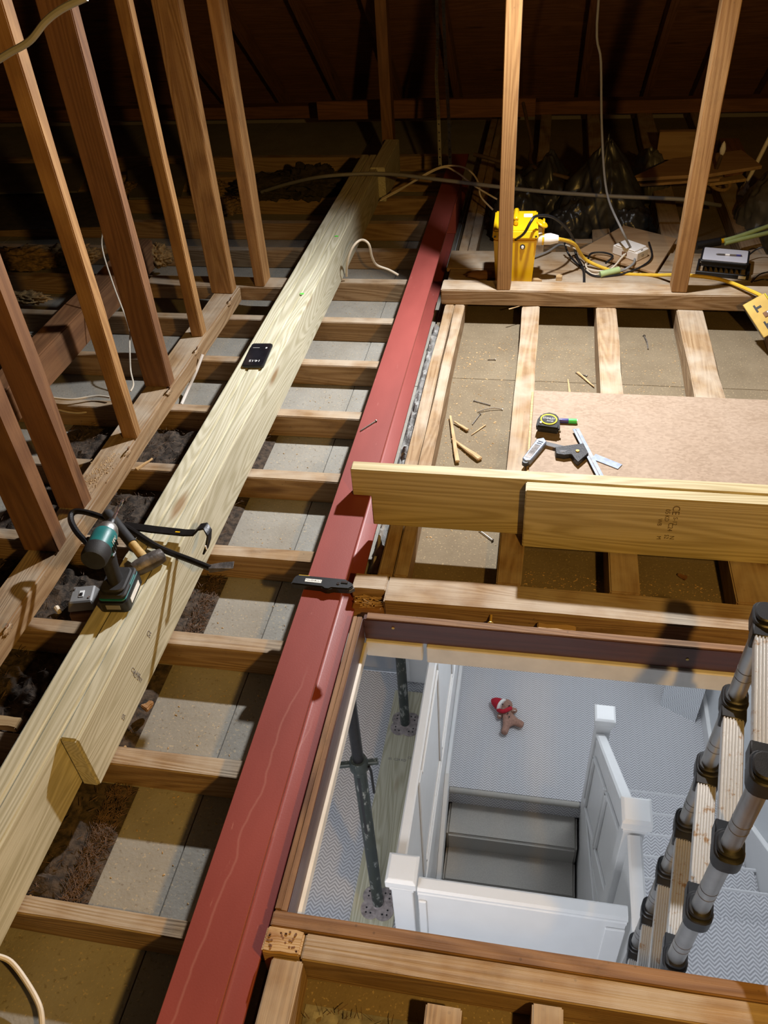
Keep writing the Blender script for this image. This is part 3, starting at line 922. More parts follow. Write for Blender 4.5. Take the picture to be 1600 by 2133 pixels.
# right plate and its two posts
tag(timber('plate', (-0.456, 3.614, 0.001), (2.0, 3.722, 0.076), 'x', 'old', None, 0.002, 0.004), 'old plate timber across the joists carrying two tall posts', 'beam')
tag(timber('roof_post', (-0.196, 3.620, .077), (-0.134, 3.70, 2.4), 'z', 'strut', None, 0.002, 0.003), 'tall old post in front of the yellow transformer', 'post', 'posts on the right-hand plate')
tag(timber('roof_post', (0.586, 3.634, .077), (0.652, 3.72, 2.4), 'z', 'strut', None, 0.002, 0.003), 'tall old post beside the black work lamp', 'post', 'posts on the right-hand plate')
# floorboards behind the plate, noggins further back
for k, (x0, x1, y0, y1, z1, lab) in enumerate(((-0.45, 2.0, 3.726, 3.97, 0.022, 'old wide floorboard just behind the plate under the transformer'), (-0.47, 2.0, 3.975, 4.20, 0.020, 'old wide floorboard behind the transformer and junction box'))):
    tag(timber('floorboard', (x0, y0, 0.001), (x1, y1, z1), 'x', 'old', None, 0.0015, 0.003), lab, 'floorboard')
for x0, x1 in ((0.009, 0.261), (0.357, 0.619)):
    tag(timber('noggin', (x0, 4.37, ZC + .001), (x1, 4.43, -0.004), 'x', 'old', None, 0.002), 'short old noggin between joists, %s the plywood sheet' % ('left behind' if x0 < .1 else 'behind the middle of'), 'noggin', 'noggins between the far joists')
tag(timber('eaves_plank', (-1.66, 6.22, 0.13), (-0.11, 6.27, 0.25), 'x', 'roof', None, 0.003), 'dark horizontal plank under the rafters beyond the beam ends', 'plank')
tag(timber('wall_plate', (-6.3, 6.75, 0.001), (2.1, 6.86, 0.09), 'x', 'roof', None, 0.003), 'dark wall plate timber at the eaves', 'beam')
tag(timber('far_post', (-1.07, 5.56, 0.001), (-1.0, 5.66, 1.0), 'z', 'strutd', None, 0.002), 'dark upright timber just beyond the far end of the pale beam', 'post')
# chipboard sheet with a tongue edge
cb = thing('chipboard_sheet', (0.9, 2.63, 0.0), 0, 'brown chipboard sheet lying on the joists under the measuring tools', 'board')
ch(MB().box((0.006, 2.05, 0.002), (2.0, 2.852, 0.021)).build('sheet', 'chip', None, 0.001), cb)
ch(MB().box((-0.004, 2.05, 0.007), (0.0055, 2.852, 0.015)).build('tongue', 'raw', None, 0.001), cb)
# ================================================================== TOOLS
def RZ(a):
    return Matrix.Rotation(a, 4, 'Z')


def RX(a):
    return Matrix.Rotation(a, 4, 'X')


def RY(a):
    return Matrix.Rotation(a, 4, 'Y')


def TR(x, y, z):
    return Matrix.Translation((x, y, z))


def rrect(w, h, r, n=4):
    out = []
    for cx_, cy_, a0 in ((w / 2 - r, h / 2 - r, 0), (-w / 2 + r, h / 2 - r, PI / 2), (-w / 2 + r, -h / 2 + r, PI), (w / 2 - r, -h / 2 + r, 1.5 * PI)):
        for k in range(n + 1):
            a = a0 + PI / 2 * k / n
            out.append((cx_ + r * math.cos(a), cy_ + r * math.sin(a)))
    return out


# cordless impact driver standing on its battery; local +Y = bit direction
dr = thing('impact_driver', (-1.075, 1.425, TZ + 0.001), 0.10, 'teal and black cordless impact driver standing on its battery on the pale beam', 'power tool')
bat = MB().prism(rrect(0.082, 0.125, 0.014), 0.0, 0.042).build('battery', 'black', dr, 0.004, True, 2)
MB().prism(rrect(0.076, 0.118, 0.012), 0.0, 0.004, TR(0, 0, 0.042)).build('battery_shoe', 'teal', bat, 0.001)
for s in (-1, 1):
    MB().box((s * 0.041 - .0008, -0.035, 0.012), (s * 0.041 + .0008, 0.035, 0.03)).build('battery_label', 'paper', bat)
MB().cbox((0, -0.062, 0.022), (0.04, 0.003, 0.016)).build('release_button', 'greyp', bat, 0.001)
ft = MB()
ft.prism(rrect(0.078, 0.115, 0.014), 0.046, 0.060).prism(rrect(0.068, 0.095, 0.02), 0.060, 0.070)
ft.build('foot', 'rubber', dr, 0.004, True)
MB().box((-0.039, -0.01, 0.0485), (0.0395, 0.03, 0.058)).build('foot_stripe', 'teal', dr, 0.001)
hd = MB()
ring = []
hp = [(0.0, -0.004, 0.062, 0.019, 0.026), (0.0, -0.002, 0.09, 0.0175, 0.024), (0.0, 0.0, 0.12, 0.018, 0.025), (0, 0.004, 0.15, 0.019, 0.029), (0, 0.008, 0.172, 0.02, 0.036)]
vs, fs = [], []
for (x, y, z, rx, ry) in hp:
    for k in range(14):
        a = 2 * PI * k / 14
        vs.append((x + rx * math.cos(a), y + ry * math.sin(a), z))
for i in range(len(hp) - 1):
    for k in range(14):
        fs.append((i * 14 + k, i * 14 + (k + 1) % 14, (i + 1) * 14 + (k + 1) % 14, (i + 1) * 14 + k))
hd.add(vs, fs)
hd.build('handle', 'rubber', dr, 0, True)
MB().box((-0.009, 0.022, 0.135), (0.009, 0.045, 0.165)).build('trigger', 'black', dr, 0.005, True, 2)
MB().cbox((0, 0.0, 0.158), (0.046, 0.022, 0.010)).build('direction_switch', 'black', dr, 0.003)
HZ = 0.203
hm = TR(0, 0, HZ) @ RX(-PI / 2)          # lathe axis -> local +Y
MB().lathe([(0.012, -0.072), (0.031, -0.070), (0.0345, -0.060), (0.0345, -0.030), (0.034, -0.026)], 24, hm).build('rear_cap', 'rubber', dr, 0, True)
mh_ = MB().lathe([(0.033, -0.026), (0.0335, 0.0), (0.033, 0.022), (0.0305, 0.030)], 24, hm).build('motor_housing', 'teal', dr, 0, True)
MB().lathe([(0.030, 0.030), (0.0295, 0.042), (0.024, 0.056), (0.021, 0.060)], 24, hm).build('gear_case', 'alu', dr, 0, True)
MB().lathe([(0.013, 0.060), (0.0135, 0.076), (0.011, 0.084)], 18, hm).build('chuck', 'black', dr, 0, True)
MB().lathe([(0.0042, 0.084), (0.0042, 0.120), (0.0034, 0.122), (0.0034, 0.150), (0.0048, 0.153), (0.0048, 0.168), (0.001, 0.176)], 8, hm).build('screwdriver_bit', 'chrome', dr, 0, True)
for k in range(4):
    MB().cbox((0.0325, -0.018 + 0.010 * k, HZ - 0.010), (0.005, 0.004, 0.022), ).build('vent_slot', 'black', mh_, 0.001)
MB().box((0.016, -0.02, 0.168), (0.024, 0.022, 0.185)).build('grip_overlay', 'teal', dr, 0.003)
text_obj('18V', 0.016, 'paper', mh_, TR(0.0338, 0.0, HZ + 0.006) @ RZ(PI / 2) @ RX(PI / 2), 'print')

# club hammer
ha = az(262, 1107, 0.235)
hb = az(318, 1172, 0.222)
hc = az(308, 1172, 0.222)
ck = thing('club_hammer', (hc.x, hc.y, TZ), 0, 'short club hammer with a worn steel head resting on the crowbar', 'hammer')
hx = (hb - ha).normalized()
side = Vector((0, 0, 1)).cross(hx).normalized()
fm = Matrix((side, hx, Vector((0, 0, 1)))).transposed().to_4x4()
fm.translation = hc - ck.location
head = MB()
prof = [(-0.050, 0.014), (-0.046, 0.019), (-0.028, 0.0225), (0.0, 0.0235), (0.028, 0.0225), (0.046, 0.019), (0.050, 0.014)]
vs, fs = [], []
for (t, r) in prof:
    for k in range(8):
        a = PI / 8 + PI / 4 * k
        rr = r / math.cos(PI / 8)
        q = Vector((t, rr * math.cos(a), rr * math.sin(a)))
        vs.append(fm @ q)
n8 = len(prof)
for i in range(n8 - 1):
    for k in range(8):
        fs.append((i * 8 + k, i * 8 + (k + 1) % 8, (i + 1) * 8 + (k + 1) % 8, (i + 1) * 8 + k))
fs += [tuple(range(7, -1, -1)), tuple((n8 - 1) * 8 + k for k in range(8))]
head.add(vs, fs).build('head', 'castiron', ck, 0.0015, True)
def hs(t, s=0.0, z=0.0):
    return fm @ Vector((s, t, z))
MB().tube([hs(-0.02), hs(-0.06, 0, .002), hs(-0.09, 0, .004)], [0.0145, 0.0135, 0.0135], 12).build('handle', 'handle', ck, 0, True)
MB().tube([hs(-0.09, 0, .004), hs(-0.14, 0, .007), hs(-0.20, 0, .010), hs(-0.245, 0, .012)], [0.0165, 0.0165, 0.0175, 0.0165], 12).build('grip', 'rubber', ck, 0, True)

# gooseneck crowbar and flat bar lying across the beam
crow_pts = [az(180, 1130, .205), az(160, 1108, .215), az(148, 1085, .225), az(150, 1070, .230), az(165, 1065, .232), az(200, 1073, .228), az(262, 1098, .222), az(330, 1140, .212), az(400, 1168, .209), az(440, 1184, .208)]
cw = thing('crowbar', (-1.0, 1.6, TZ), 0, 'black gooseneck crowbar lying across the pale beam under the hammer', 'crowbar')
o = MB().tube(crow_pts, 0.0095, 8, 5).build('bar', 'darksteel', None, 0, True)
ch(o, cw)
p, q = az(440, 1184, .208), az(487, 1177, .214)
d = (q - p).normalized()
s_ = Vector((0, 0, 1)).cross(d).normalized()
vs = []
for t, hw, th in ((p - d * .006, .0085, .0085), (p + (q - p) * .45, .013, .006), (q, .015, .0012)):
    for a, b in ((-1, -1), (1, -1), (1, 1), (-1, 1)):
        vs.append(t + s_ * hw * a + Vector((0, 0, th * b)))
fs = [(3, 2, 1, 0), (8, 9, 10, 11)] + [(4 * i + k, 4 * i + (k + 1) % 4, 4 * i + 4 + (k + 1) % 4, 4 * i + 4 + k) for i in range(2) for k in range(4)]
ch(MB().add(vs, fs).build('chisel_end', 'castiron', None, 0.001, True), cw)
ch(MB().tube([az(180, 1130, .205), az(188, 1142, .204)], [0.0095, 0.004], 8).build('claw', 'darksteel', None, 0, True), cw)
ch(MB().tube([az(183, 1122, .205), az(196, 1138, .204)], [0.007, 0.003], 8).build('claw', 'darksteel', None, 0, True), cw)

fb = thing('flat_pry_bar', (-1.0, 1.67, TZ), 0, 'flat black pry bar with a curled notched end beside the crowbar', 'pry bar')
pts = [az(256, 1094, .222), az(320, 1103, .222), az(385, 1110, .223), az(405, 1110, .226), az(416, 1098, .240), az(428, 1096, .242), az(436, 1110, .232), az(434, 1128, .215), az(428, 1148, .199)]
wdir = Vector((0.10, 1, 0)).normalized()
vs, fs = [], []
W_ = [.014, .014, .0135, .013, .014, .0145, .015, .0155, .016]
def strip(pts, W_, th, wd):
    mbs = MB()
    vs = []
    n = len(pts)
    for i, p in enumerate(pts):
        t = (pts[min(i + 1, n - 1)] - pts[max(i - 1, 0)]).normalized()
        nn = t.cross(wd).normalized()
        for a, b in ((-1, -1), (1, -1), (1, 1), (-1, 1)):
            vs.append(p + wd * W_[i] * a + nn * th * b)
    fs = [(3, 2, 1, 0), tuple(4 * (n - 1) + k for k in range(4))]
    fs += [(4 * i + k, 4 * i + (k + 1) % 4, 4 * i + 4 + (k + 1) % 4, 4 * i + 4 + k) for i in range(n - 1) for k in range(4)]
    return mbs.add(vs, fs)
ch(strip([Vector(p) for p in pts], W_, 0.0032, wdir).build('bar', 'darksteel', None, 0.001, True), fb)
pp = pts[-2]
ch(MB().cbox(az(429, 1141, .2105), (0.004, 0.006, 0.016)).build('nail_notch', 'whitep', None, 0.001), fb)
ch(MB().cbox(az(370, 1108, .2263), (0.014, 0.004, 0.0008), RZ(0.0)).build('worn_sticker', 'yellow'), fb)

# grey socket back box lying in the dark bay
sbz = -0.01
sb = thing('light_switch_box', (-1.345, 1.60, sbz - 0.03), 0.25, 'dusty grey metal switch box with tapered sides beside the driver', 'switch box')
vs = [(-.045, -.045, 0), (.045, -.045, 0), (.045, .045, 0), (-.045, .045, 0), (-.035, -.035, .035), (.035, -.035, .035), (.035, .035, .035), (-.035, .035, .035)]
MB().add(vs, [(0, 3, 2, 1), (4, 5, 6, 7), (0, 1, 5, 4), (1, 2, 6, 5), (2, 3, 7, 6), (3, 0, 4, 7)]).build('box', 'greyp', sb, 0.004)
MB().box((-.008, -.016, .0355), (.008, .012, .038)).build('switch_plate', 'paper', sb, 0.001)
MB().box((-.005, -.012, .038), (.005, .0, .041)).build('rocker', 'black', sb, 0.001)
MB().lathe([(.004, 0), (.004, .003)], 8, TR(.026, -.02, .035)).build('screw', 'chrome', sb)
MB().lathe([(.004, 0), (.004, .003)], 8, TR(-.026, .02, .035)).build('screw', 'chrome', sb)
MB().box((-.04, -.055, -.06), (.04, .05, -.001)).build('packing_block', 'strutd', sb, 0.004)

# phone on the beam
ph = thing('mobile_phone', (-1.073, 2.735, TZ + 0.001), 0.06, 'black mobile phone lying screen-up on the pale timber beam', 'phone')
MB().prism(rrect(0.086, 0.178, 0.012), 0.0, 0.012).build('case', 'black', ph, 0.003, True, 2)
sc_ = MB().prism(rrect(0.076, 0.166, 0.010), 0.0121, 0.0128).build('screen', 'screen', ph)
text_obj('14:15', 0.021, 'paper', sc_, TR(0, -0.052, 0.0131) @ RZ(PI), 'clock', 0.0001)
MB().box((-.03, .048, .0129), (-.003, .0492, .0131)).build('status_line', 'paper', sc_)
MB().box((.022, .044, .0129), (.028, .053, .0131)).build('lock_icon', 'paper', sc_)

# black utility knife across the steel
kn = thing('utility_knife', (-0.548, 1.585, 0.131), -0.02, 'black folding utility knife with a yellow tab lying across the red steel', 'knife')
MB().prism([(-.090, -.018), (-.086, .012), (-.078, .020), (.060, .020), (.084, .006), (.090, -.006), (.078, -.018), (.03, -.020), (.022, -.026), (.010, -.026), (.002, -.020)], 0.0, 0.022).build('body', 'black', kn, 0.003, True, 2)
MB().box((-.078, .0195, .006), (-.045, .0235, .018)).build('tab', 'ycable', kn, 0.001)
knp = MB().box((-.052, -.006, .0221), (-.004, .006, .0226)).build('name_plate', 'paper', kn)
text_obj('TOUGHBUILT', 0.0075, 'black', knp, TR(-.028, 0, .0229), 'print', 0.0001)
MB().box((.052, .0, .0221), (.072, .009, .0245)).build('slider', 'chrome', kn, 0.001)
MB().lathe([(.0045, 0), (.0045, .002)], 12, TR(.045, -.002, .022)).build('rivet', 'chrome', kn)
MB().prism([(.074, -.016), (.090, -.004), (.094, -.008), (.080, -.020)], .004, .016).build('blade_clamp', 'castiron', kn, 0.001)

CZ = 0.0212      # top of the chipboard
# tape measure
tp = thing('tape_measure', (0.068, 2.578, CZ), -0.16, 'black tape measure with a yellow ringed badge on the chipboard', 'tape measure')
body = [(-.042, 0.0), (.042, 0.0), (.043, .02), (.036, .048), (.02, .062), (-.004, .066), (-.03, .056), (-.041, .032)]
MB().prism(body, -0.022, 0.022, Matrix(((1, 0, 0, 0), (0, 0, 1, 0), (0, 1, 0, 0), (0, 0, 0, 1))) ).build('case', 'rubber', tp, 0.006, True, 2)
tilt = TR(0, -.0225, .034) @ RX(PI / 2)
# the case is laid back on its rear side so the badge looks up
tp.rotation_euler = (math.radians(-62), 0, -0.16)
tp.location = (0.062, 2.545, CZ + 0.0225)
def ell(a, b, n=28):
    return [(a * math.cos(2 * PI * k / n), b * math.sin(2 * PI * k / n)) for k in range(n)]
rng = MB().prism(ell(.031, .022), 0, .0018, tilt).build('yellow_ring', 'limey', tp, 0.0006)
MB().prism(ell(.0255, .0165), .0018, .0026, tilt).build('badge', 'black', rng)
text_obj('STANLEY', 0.0105, 'paper', rng, tilt @ TR(0, .003, .0029), 'print', 0.0001)
text_obj('5m/16ft', 0.0075, 'paper', rng, tilt @ TR(.006, -.007, .0029), 'print', 0.0001)
MB().box((.040, -.008, .001), (.050, .008, .004)).build('hook', 'chrome', tp, 0.001)
MB().lathe([(.005, 0), (.004, .003)], 10, TR(-.026, -.022, .018) @ RX(PI / 2)).build('screw', 'paper', tp)
# marker pen behind it
mk = thing('marker_pen', (0.125, 2.632, CZ + 0.0098), 0.02, 'marker pen with a green cap behind the tape measure', 'pen')
MB().lathe([(.0085, -.06), (.0092, -.056), (.0092, .012), (.0088, .014)], 16, RY(PI / 2)).build('barrel', 'navy', mk, 0, True)
MB().lathe([(.0096, .014), (.0096, .040), (.0092, .044)], 16, RY(PI / 2)).build('cap', 'green', mk, 0, True)
MB().lathe([(.0075, .044), (.0075, .047)], 16, RY(PI / 2)).build('end_plug', 'paper', mk)
text_obj('MARKER', 0.006, 'paper', mk, TR(-.02, -.004, .0087) @ RX(-.4), 'print', 0.0001)

# sliding bevel
bv0, bv1 = az(1098, 960, CZ + .01), az(1130, 920, CZ + .01)
bl = thing('angle_gauge', (bv0.x, bv0.y, CZ), 0, 'grey metal angle gauge with an open blade next to the tape measure', 'gauge')
d = (bv1 - bv0)
d.z = 0
L_ = d.length
an = math.atan2(d.y, d.x)
m = RZ(an)
MB().prism([(-.006, -.016), (L_ * .95, -.019), (L_ + .012, 0), (L_ * .95, .019), (-.006, .016), (-.016, 0)], 0.001, 0.022, m).build('stock', 'steelblue', bl, 0.003)
bls = bl.children[0]
MB().box((.004, -.010, .022), (L_ * .7, .010, .0228), m).build('inlay', 'castiron', bls)
MB().box((L_ * .75, -.010, .022), (L_ * .78, .008, .0235), m).build('groove', 'black', bls)
MB().box((L_ * .84, -.010, .022), (L_ * .87, .008, .0235), m).build('groove', 'black', bls)
MB().lathe([(.012, 0), (.012, .016)], 12, m @ TR(-.014, 0, .001)).build('thumb_nut', 'black', bl, 0.002)
b_end = az(1192, 938, CZ + .01) - bl.location
b_st = (bv1 - bl.location) * 0.95
dd = Vector((b_end.x - b_st.x, b_end.y - b_st.y, 0))
MB().prism([(0, -.011), (dd.length, -.011), (dd.length + .012, .011), (0, .011)], .010, .0122, TR(b_st.x, b_st.y, 0) @ RZ(math.atan2(dd.y, dd.x))).build('blade', 'chrome', bl, 0.0004)

# combination square
r0, r1 = az(1200, 895, CZ + .012), az(1244, 980, CZ + .012)
cs = thing('combination_square', (r0.x, r0.y, CZ), 0, 'black headed combination square with a steel rule on the chipboard', 'square')
d = r1 - r0
d.z = 0
an = math.atan2(d.y, d.x)
m = RZ(an)
MB().box((-.004, -.012, .012), (d.length + .05, .012, .014), m).build('rule', 'steelblue', cs, 0.0004)
MB().box((0, -.003, .0135), (d.length + .05, .0, .0147), m).build('rule_groove', 'castiron', cs)
q = [az(*p, CZ + .015) - cs.location for p in ((1156, 934), (1215, 926), (1226, 947), (1204, 966), (1196, 958), (1190, 949), (1175, 951), (1158, 948))]
csh = MB().prism([(v.x, v.y) for v in q], 0.002, 0.022).build('head', 'darksteel', cs, 0.002)
c0 = az(1173, 940, CZ + .022) - cs.location
MB().prism(ell(.014, .004, 16), .0222, .0230, TR(c0.x, c0.y, 0) @ RZ(.15)).build('level_vial', 'chrome', csh)
c0 = az(1203, 940, CZ + .022) - cs.location
MB().lathe([(.007, 0), (.007, .006)], 14, TR(c0.x, c0.y, .020)).build('lock_nut', 'brass', csh, 0.001)
# loose square blade
s0, s1 = az(1236, 950, CZ + .003), az(1292, 972, CZ + .003)
d = s1 - s0
sq = MB().prism([(0, -.017), (d.length, -.016), (d.length, .016), (0, .017)], .001, .003, TR(s0.x, s0.y, CZ) @ RZ(math.atan2(d.y, d.x)))
tag(sq.build('set_square_blade', 'steelblue', None, 0.0004), 'bluish steel try square blade lying beside the combination square', 'square')

# ================================================================== NAILS, SPLINTERS
def nail(u0, v0, u1, v1, z, label, mid=None, r=0.0022, mat='nail'):
    a, b = az(u0, v0, z), az(u1, v1, z)
    pts = [a] + ([az(mid[0], mid[1], z + .006)] if mid else []) + [b]
    d = (a - pts[1]).normalized()
    mb = MB().tube(pts, r, 6, 3 if mid else 0)
    mb.tube([a, a + d * 0.0022], r * 2.3, 8)
    o = mb.build('nail', mat, None, 0, True, loc=tuple(a))
    return tag(o, label, 'nail', 'loose nails')


nail(783, 877, 751, 897, 0.1335, 'pale bent nail lying on the red steel beam')
nail(1026, 1125, 998, 1104, -0.095, 'dark long nail in the bay below the new joists')
nail(988, 835, 1022, 844, -0.096, 'straight nail in the left bay, above the bent one')
nail(1046, 853, 995, 858, -0.096, 'dark bent nail in the bay left of the tape measure', (1025, 850))
nail(1000, 863, 984, 884, -0.096, 'short slanting nail in the bay below the bent nail')
nail(1222, 783, 1199, 776, -0.096, 'nail lying in the bay above the chipboard edge', None)
nail(1342, 700, 1350, 727, -0.096, 'curved dark nail in the bay right of the centre', (1348, 712), 0.003)
nail(1032, 749, 1016, 749, -0.096, 'tiny pale nail high in the left bay')


def stick(u0, v0, u1, v1, z, w, label, name='wood_splinter', mat='raw', z1=None):
    a, b = az(u0, v0, z), az(u1, v1, z if z1 is None else z1)
    L = (b - a).length
    me = beam_mesh(name, L, w, w * 0.6, mat, w * 0.12, w * 0.12, 5)
    for v in me.vertices:
        t = v.co.x / L + .5
        v.co.y *= 1 - .55 * t
        v.co.z *= 1 - .4 * t
    o = bpy.data.objects.new(name, me)
    C.objects.link(o)
    o.location = (a + b) / 2
    d = (b - a).normalized()
    o.rotation_euler = d.to_track_quat('X', 'Z').to_euler()
    return tag(o, label, 'splinter', 'wood splinters')


stick(953, 962, 938, 866, -0.088, .018, 'long upright splinter in the bay beside the doubled joist')
stick(1000, 957, 942, 914, -0.09, .022, 'short thick splinter crossing the long one in the bay')
stick(975, 896, 946, 878, -0.09, .014, 'curled pale chip above the crossed splinters')
stick(1012, 885, 982, 906, -0.096, .006, 'thin slanting splinter right of the crossed ones')
stick(1203, 775, 1238, 806, -0.094, .011, 'brown splinter in the second bay above the chipboard')
stick(1187, 818, 1183, 790, -0.094, .009, 'short splinter standing at the chipboard back edge')
stick(1430, 1205, 1412, 1196, -0.092, .018, 'dark chip in the bay below the stamped new joist', 'wood_splinter', 'strutd')
stick(283, 978, 318, 955, 0.004, .014, 'pale splinter broken off beside the binder')
stick(45, 1900, 72, 1868, -0.02, .016, 'pale chip on the near joist beside the timber beam')
stick(1060, 644, 1085, 637, 0.0, .006, 'thin splinter hanging under the right-hand plate')
stick(300, 1478, 318, 1462, -0.06, .03, 'reddish wood offcut under the edge of the pale beam', 'wood_offcut', 'strut')

# ================================================================== ELECTRICAL GEAR ON THE FLOORBOARDS
BZ = 0.0225
tx = thing('site_transformer', (-0.128, 3.86, BZ), 0.03, 'yellow portable site transformer box behind the post', 'transformer')
vs = [(-.085, -.075, 0), (.085, -.075, 0), (.085, .075, 0), (-.085, .075, 0), (-.1, -.09, .235), (.1, -.09, .235), (.1, .09, .235), (-.1, .09, .235)]
txc = MB().add(vs, [(0, 3, 2, 1), (4, 5, 6, 7), (0, 1, 5, 4), (1, 2, 6, 5), (2, 3, 7, 6), (3, 0, 4, 7)]).build('case', 'yellow', tx, 0.008, True, 2)
vs = [(-.107, -.097, .238), (.107, -.097, .238), (.107, .097, .238), (-.107, .097, .238), (-.102, -.085, .275), (.102, -.085, .275), (.098, .085, .305), (-.098, .085, .305)]
txl = MB().add(vs, [(0, 3, 2, 1), (4, 5, 6, 7), (0, 1, 5, 4), (1, 2, 6, 5), (2, 3, 7, 6), (3, 0, 4, 7)]).build('lid', 'yellow', tx, 0.006, True, 2)
hdl = MB()
hdl.box((-.010, -.05, .283), (.010, -.03, .312)).box((-.010, .05, .29), (.010, .07, .318)).box((-.012, -.05, .308), (.012, .07, .324))
hdl.build('carry_handle', 'yellow', txl, 0.006, True)
MB().prism(rrect(.04, .03, .003), 0, .0006, TR(.055, .04, .2975) @ RX(.174)).build('rating_label', 'paper', txl)
MB().lathe([(.012, 0), (.012, .003)], 14, TR(.035, -.089, .2) @ RX(PI / 2)).build('fuse_ring', 'black', txc)
MB().lathe([(.007, 0), (.006, .010)], 12, TR(.035, -.089, .2) @ RX(PI / 2)).build('fuse_cap', 'whitep', txc)
for x in (-.094, .094):
    MB().lathe([(.005, 0), (.005, .002)], 8, TR(x, -.098, .252) @ RX(PI / 2)).build('lid_screw', 'black', txl)
for k, (y, z) in enumerate(((-.035, .215), (.03, .235))):
    rm = TR(.09, y, z) @ RY(PI / 2)
    so_ = MB().lathe([(.028, 0), (.028, .03), (.026, .034)], 18, rm).build('socket_outlet', 'cream', tx, 0, True)
    MB().lathe([(.0275, .034), (.0275, .042)], 18, rm).build('yellow_seal', 'yellow', so_, 0, True)
    if k == 1:
        MB().prism(ell(.03, .034, 18), .034, .044, rm @ TR(-.02, 0, 0)).build('socket_flap', 'yellow', tx, 0.003)
MB().prism(ell(.03, .034, 18), .0, .010, TR(.118, .0, .27) @ RY(.5)).build('socket_flap', 'yellow', tx, 0.003)
pl = MB().lathe([(.026, 0), (.026, .03), (.021, .05), (.016, .066)], 16, TR(.133, -.035, .215) @ RY(PI / 2))
pl.build('plug', 'whitep', tx, 0, True)
MB().box((.15, -.052, .203), (.178, -.047, .226)).build('plug_latch', 'black', tx, 0.002)


def cable(name, pts, r, mat, label, cat='cable', smooth=6, seg=8, group=None):
    pts = [Vector(p) for p in pts]
    o = MB().tube(pts, r, seg, smooth).build(name, mat, None, 0, True, loc=tuple(pts[0]))
    return tag(o, label, cat, group)


pz = tx.matrix_basis @ Vector((.199, -.035, .215))
cable('power_cable', [pz, az(1196, 508, .18), az(1222, 542, .06), az(1290, 568, BZ + .008), az(1360, 573, BZ + .008), az(1425, 573, .09), az(1500, 582, .09), az(1560, 604, .10), az(1604, 626, .10), az(1640, 650, .08)], 0.0085, 'ycable', 'thick yellow cable trailing from the transformer to the right edge')
cable('power_cable', [az(1066, 503, .23), az(1090, 488, .30), az(1106, 462, .36), az(1118, 450, .37), az(1150, 452, .34), az(1180, 475, .24), az(1195, 500, .12), az(1200, 530, .04), az(1215, 560, BZ + .006), az(1217, 586, .04), az(1216, 594, .02)], 0.0065, 'black', 'black cable looping over the yellow transformer')
cable('power_cable', [az(1176, 505, .10), az(1185, 530, .05), az(1212, 558, BZ + .006), az(1240, 575, BZ + .006), az(1290, 572, BZ + .006), az(1335, 556, .05), az(1358, 535, .058), az(1352, 505, .058)], 0.005, 'black', 'black flex winding over the floorboard to the plywood sheet')
cable('hanging_flex', [(0.20, 4.35, 2.2), ay(1247, 0, 4.35), ay(1252, 130, 4.35), ay(1254, 270, 4.32), ay(1264, 400, 4.25), az(1296, 480, .20), az(1318, 525, .07), az(1322, 545, .062), az(1308, 558, .058), az(1290, 566, .035)], 0.0055, 'greyp', 'long grey flex hanging from the roof down to the plywood sheet')
cable('thin_cable', [az(1322, 510, .085), az(1300, 530, .065), az(1282, 552, .058), az(1262, 564, .04), az(1225, 560, .035), az(1218, 540, .05), az(1205, 522, .07), az(1178, 510, .10)], 0.004, 'cream', 'cream cable pair leaving the white junction box')
cable('thin_cable', [az(1318, 514, .085), az(1292, 540, .06), az(1275, 560, .04), az(1240, 572, .03), az(1222, 562, .03)], 0.004, 'cream', 'second cream cable curling below the junction box')
cable('thin_cable', [az(1225, 540, .055), az(1232, 528, .06), az(1255, 526, .062), az(1272, 530, .06), az(1276, 536, .058), az(1262, 548, .05)], 0.005, 'black', 'short black cable loop on the plywood corner')
cable('pale_hose', [az(1250, 572, .035), az(1290, 562, .045)], 0.016, 'palegreen', 'short pale green sleeve among the cables on the floorboard', 'sleeve', 0, 12)
cable('thin_cable', [az(1110, 537, .03), az(1140, 525, .032), az(1165, 510, .036), az(1185, 512, .036)], 0.006, 'greyp', 'grey cable tail lying beside the transformer')

pb = thing('plywood_sheet', (0.45, 4.2, BZ), 0, 'small brown plywood sheet under the white junction box', 'board')
q = [az(*p, .05) - pb.location for p in ((1205, 520), (1365, 566), (1410, 495), (1300, 468))]
MB().prism([(v.x, v.y) for v in q], .012, .024).build('sheet', 'plyboard', pb, 0.001)
MB().box((-.15, -.1, .001), (.1, .12, .0118)).build('packer', 'strutd', pb, 0.001)
jb = thing('junction_box', (0.432, 4.105, BZ + .0245), -0.72, 'white plastic junction box on the plywood sheet', 'junction box')
jbb = MB().box((-.075, -.045, 0), (.075, .045, .045)).build('body', 'whitep', jb, 0.004)
MB().box((-.060, -.045, .045), (.060, .045, .052)).build('lid', 'whitep', jb, 0.003)
for x in (-.067, .067):
    MB().cbox((x, 0, .0455), (.006, .012, .001)).build('screw_slot', 'black', jb)
MB().cbox((.0, -.0455, .022), (.03, .002, .016)).build('cable_entry', 'strutd', jbb)
text_obj('CE', .016, 'black', jbb, TR(.0755, 0, .02) @ RZ(PI / 2) @ RX(PI / 2), 'print', .0001)

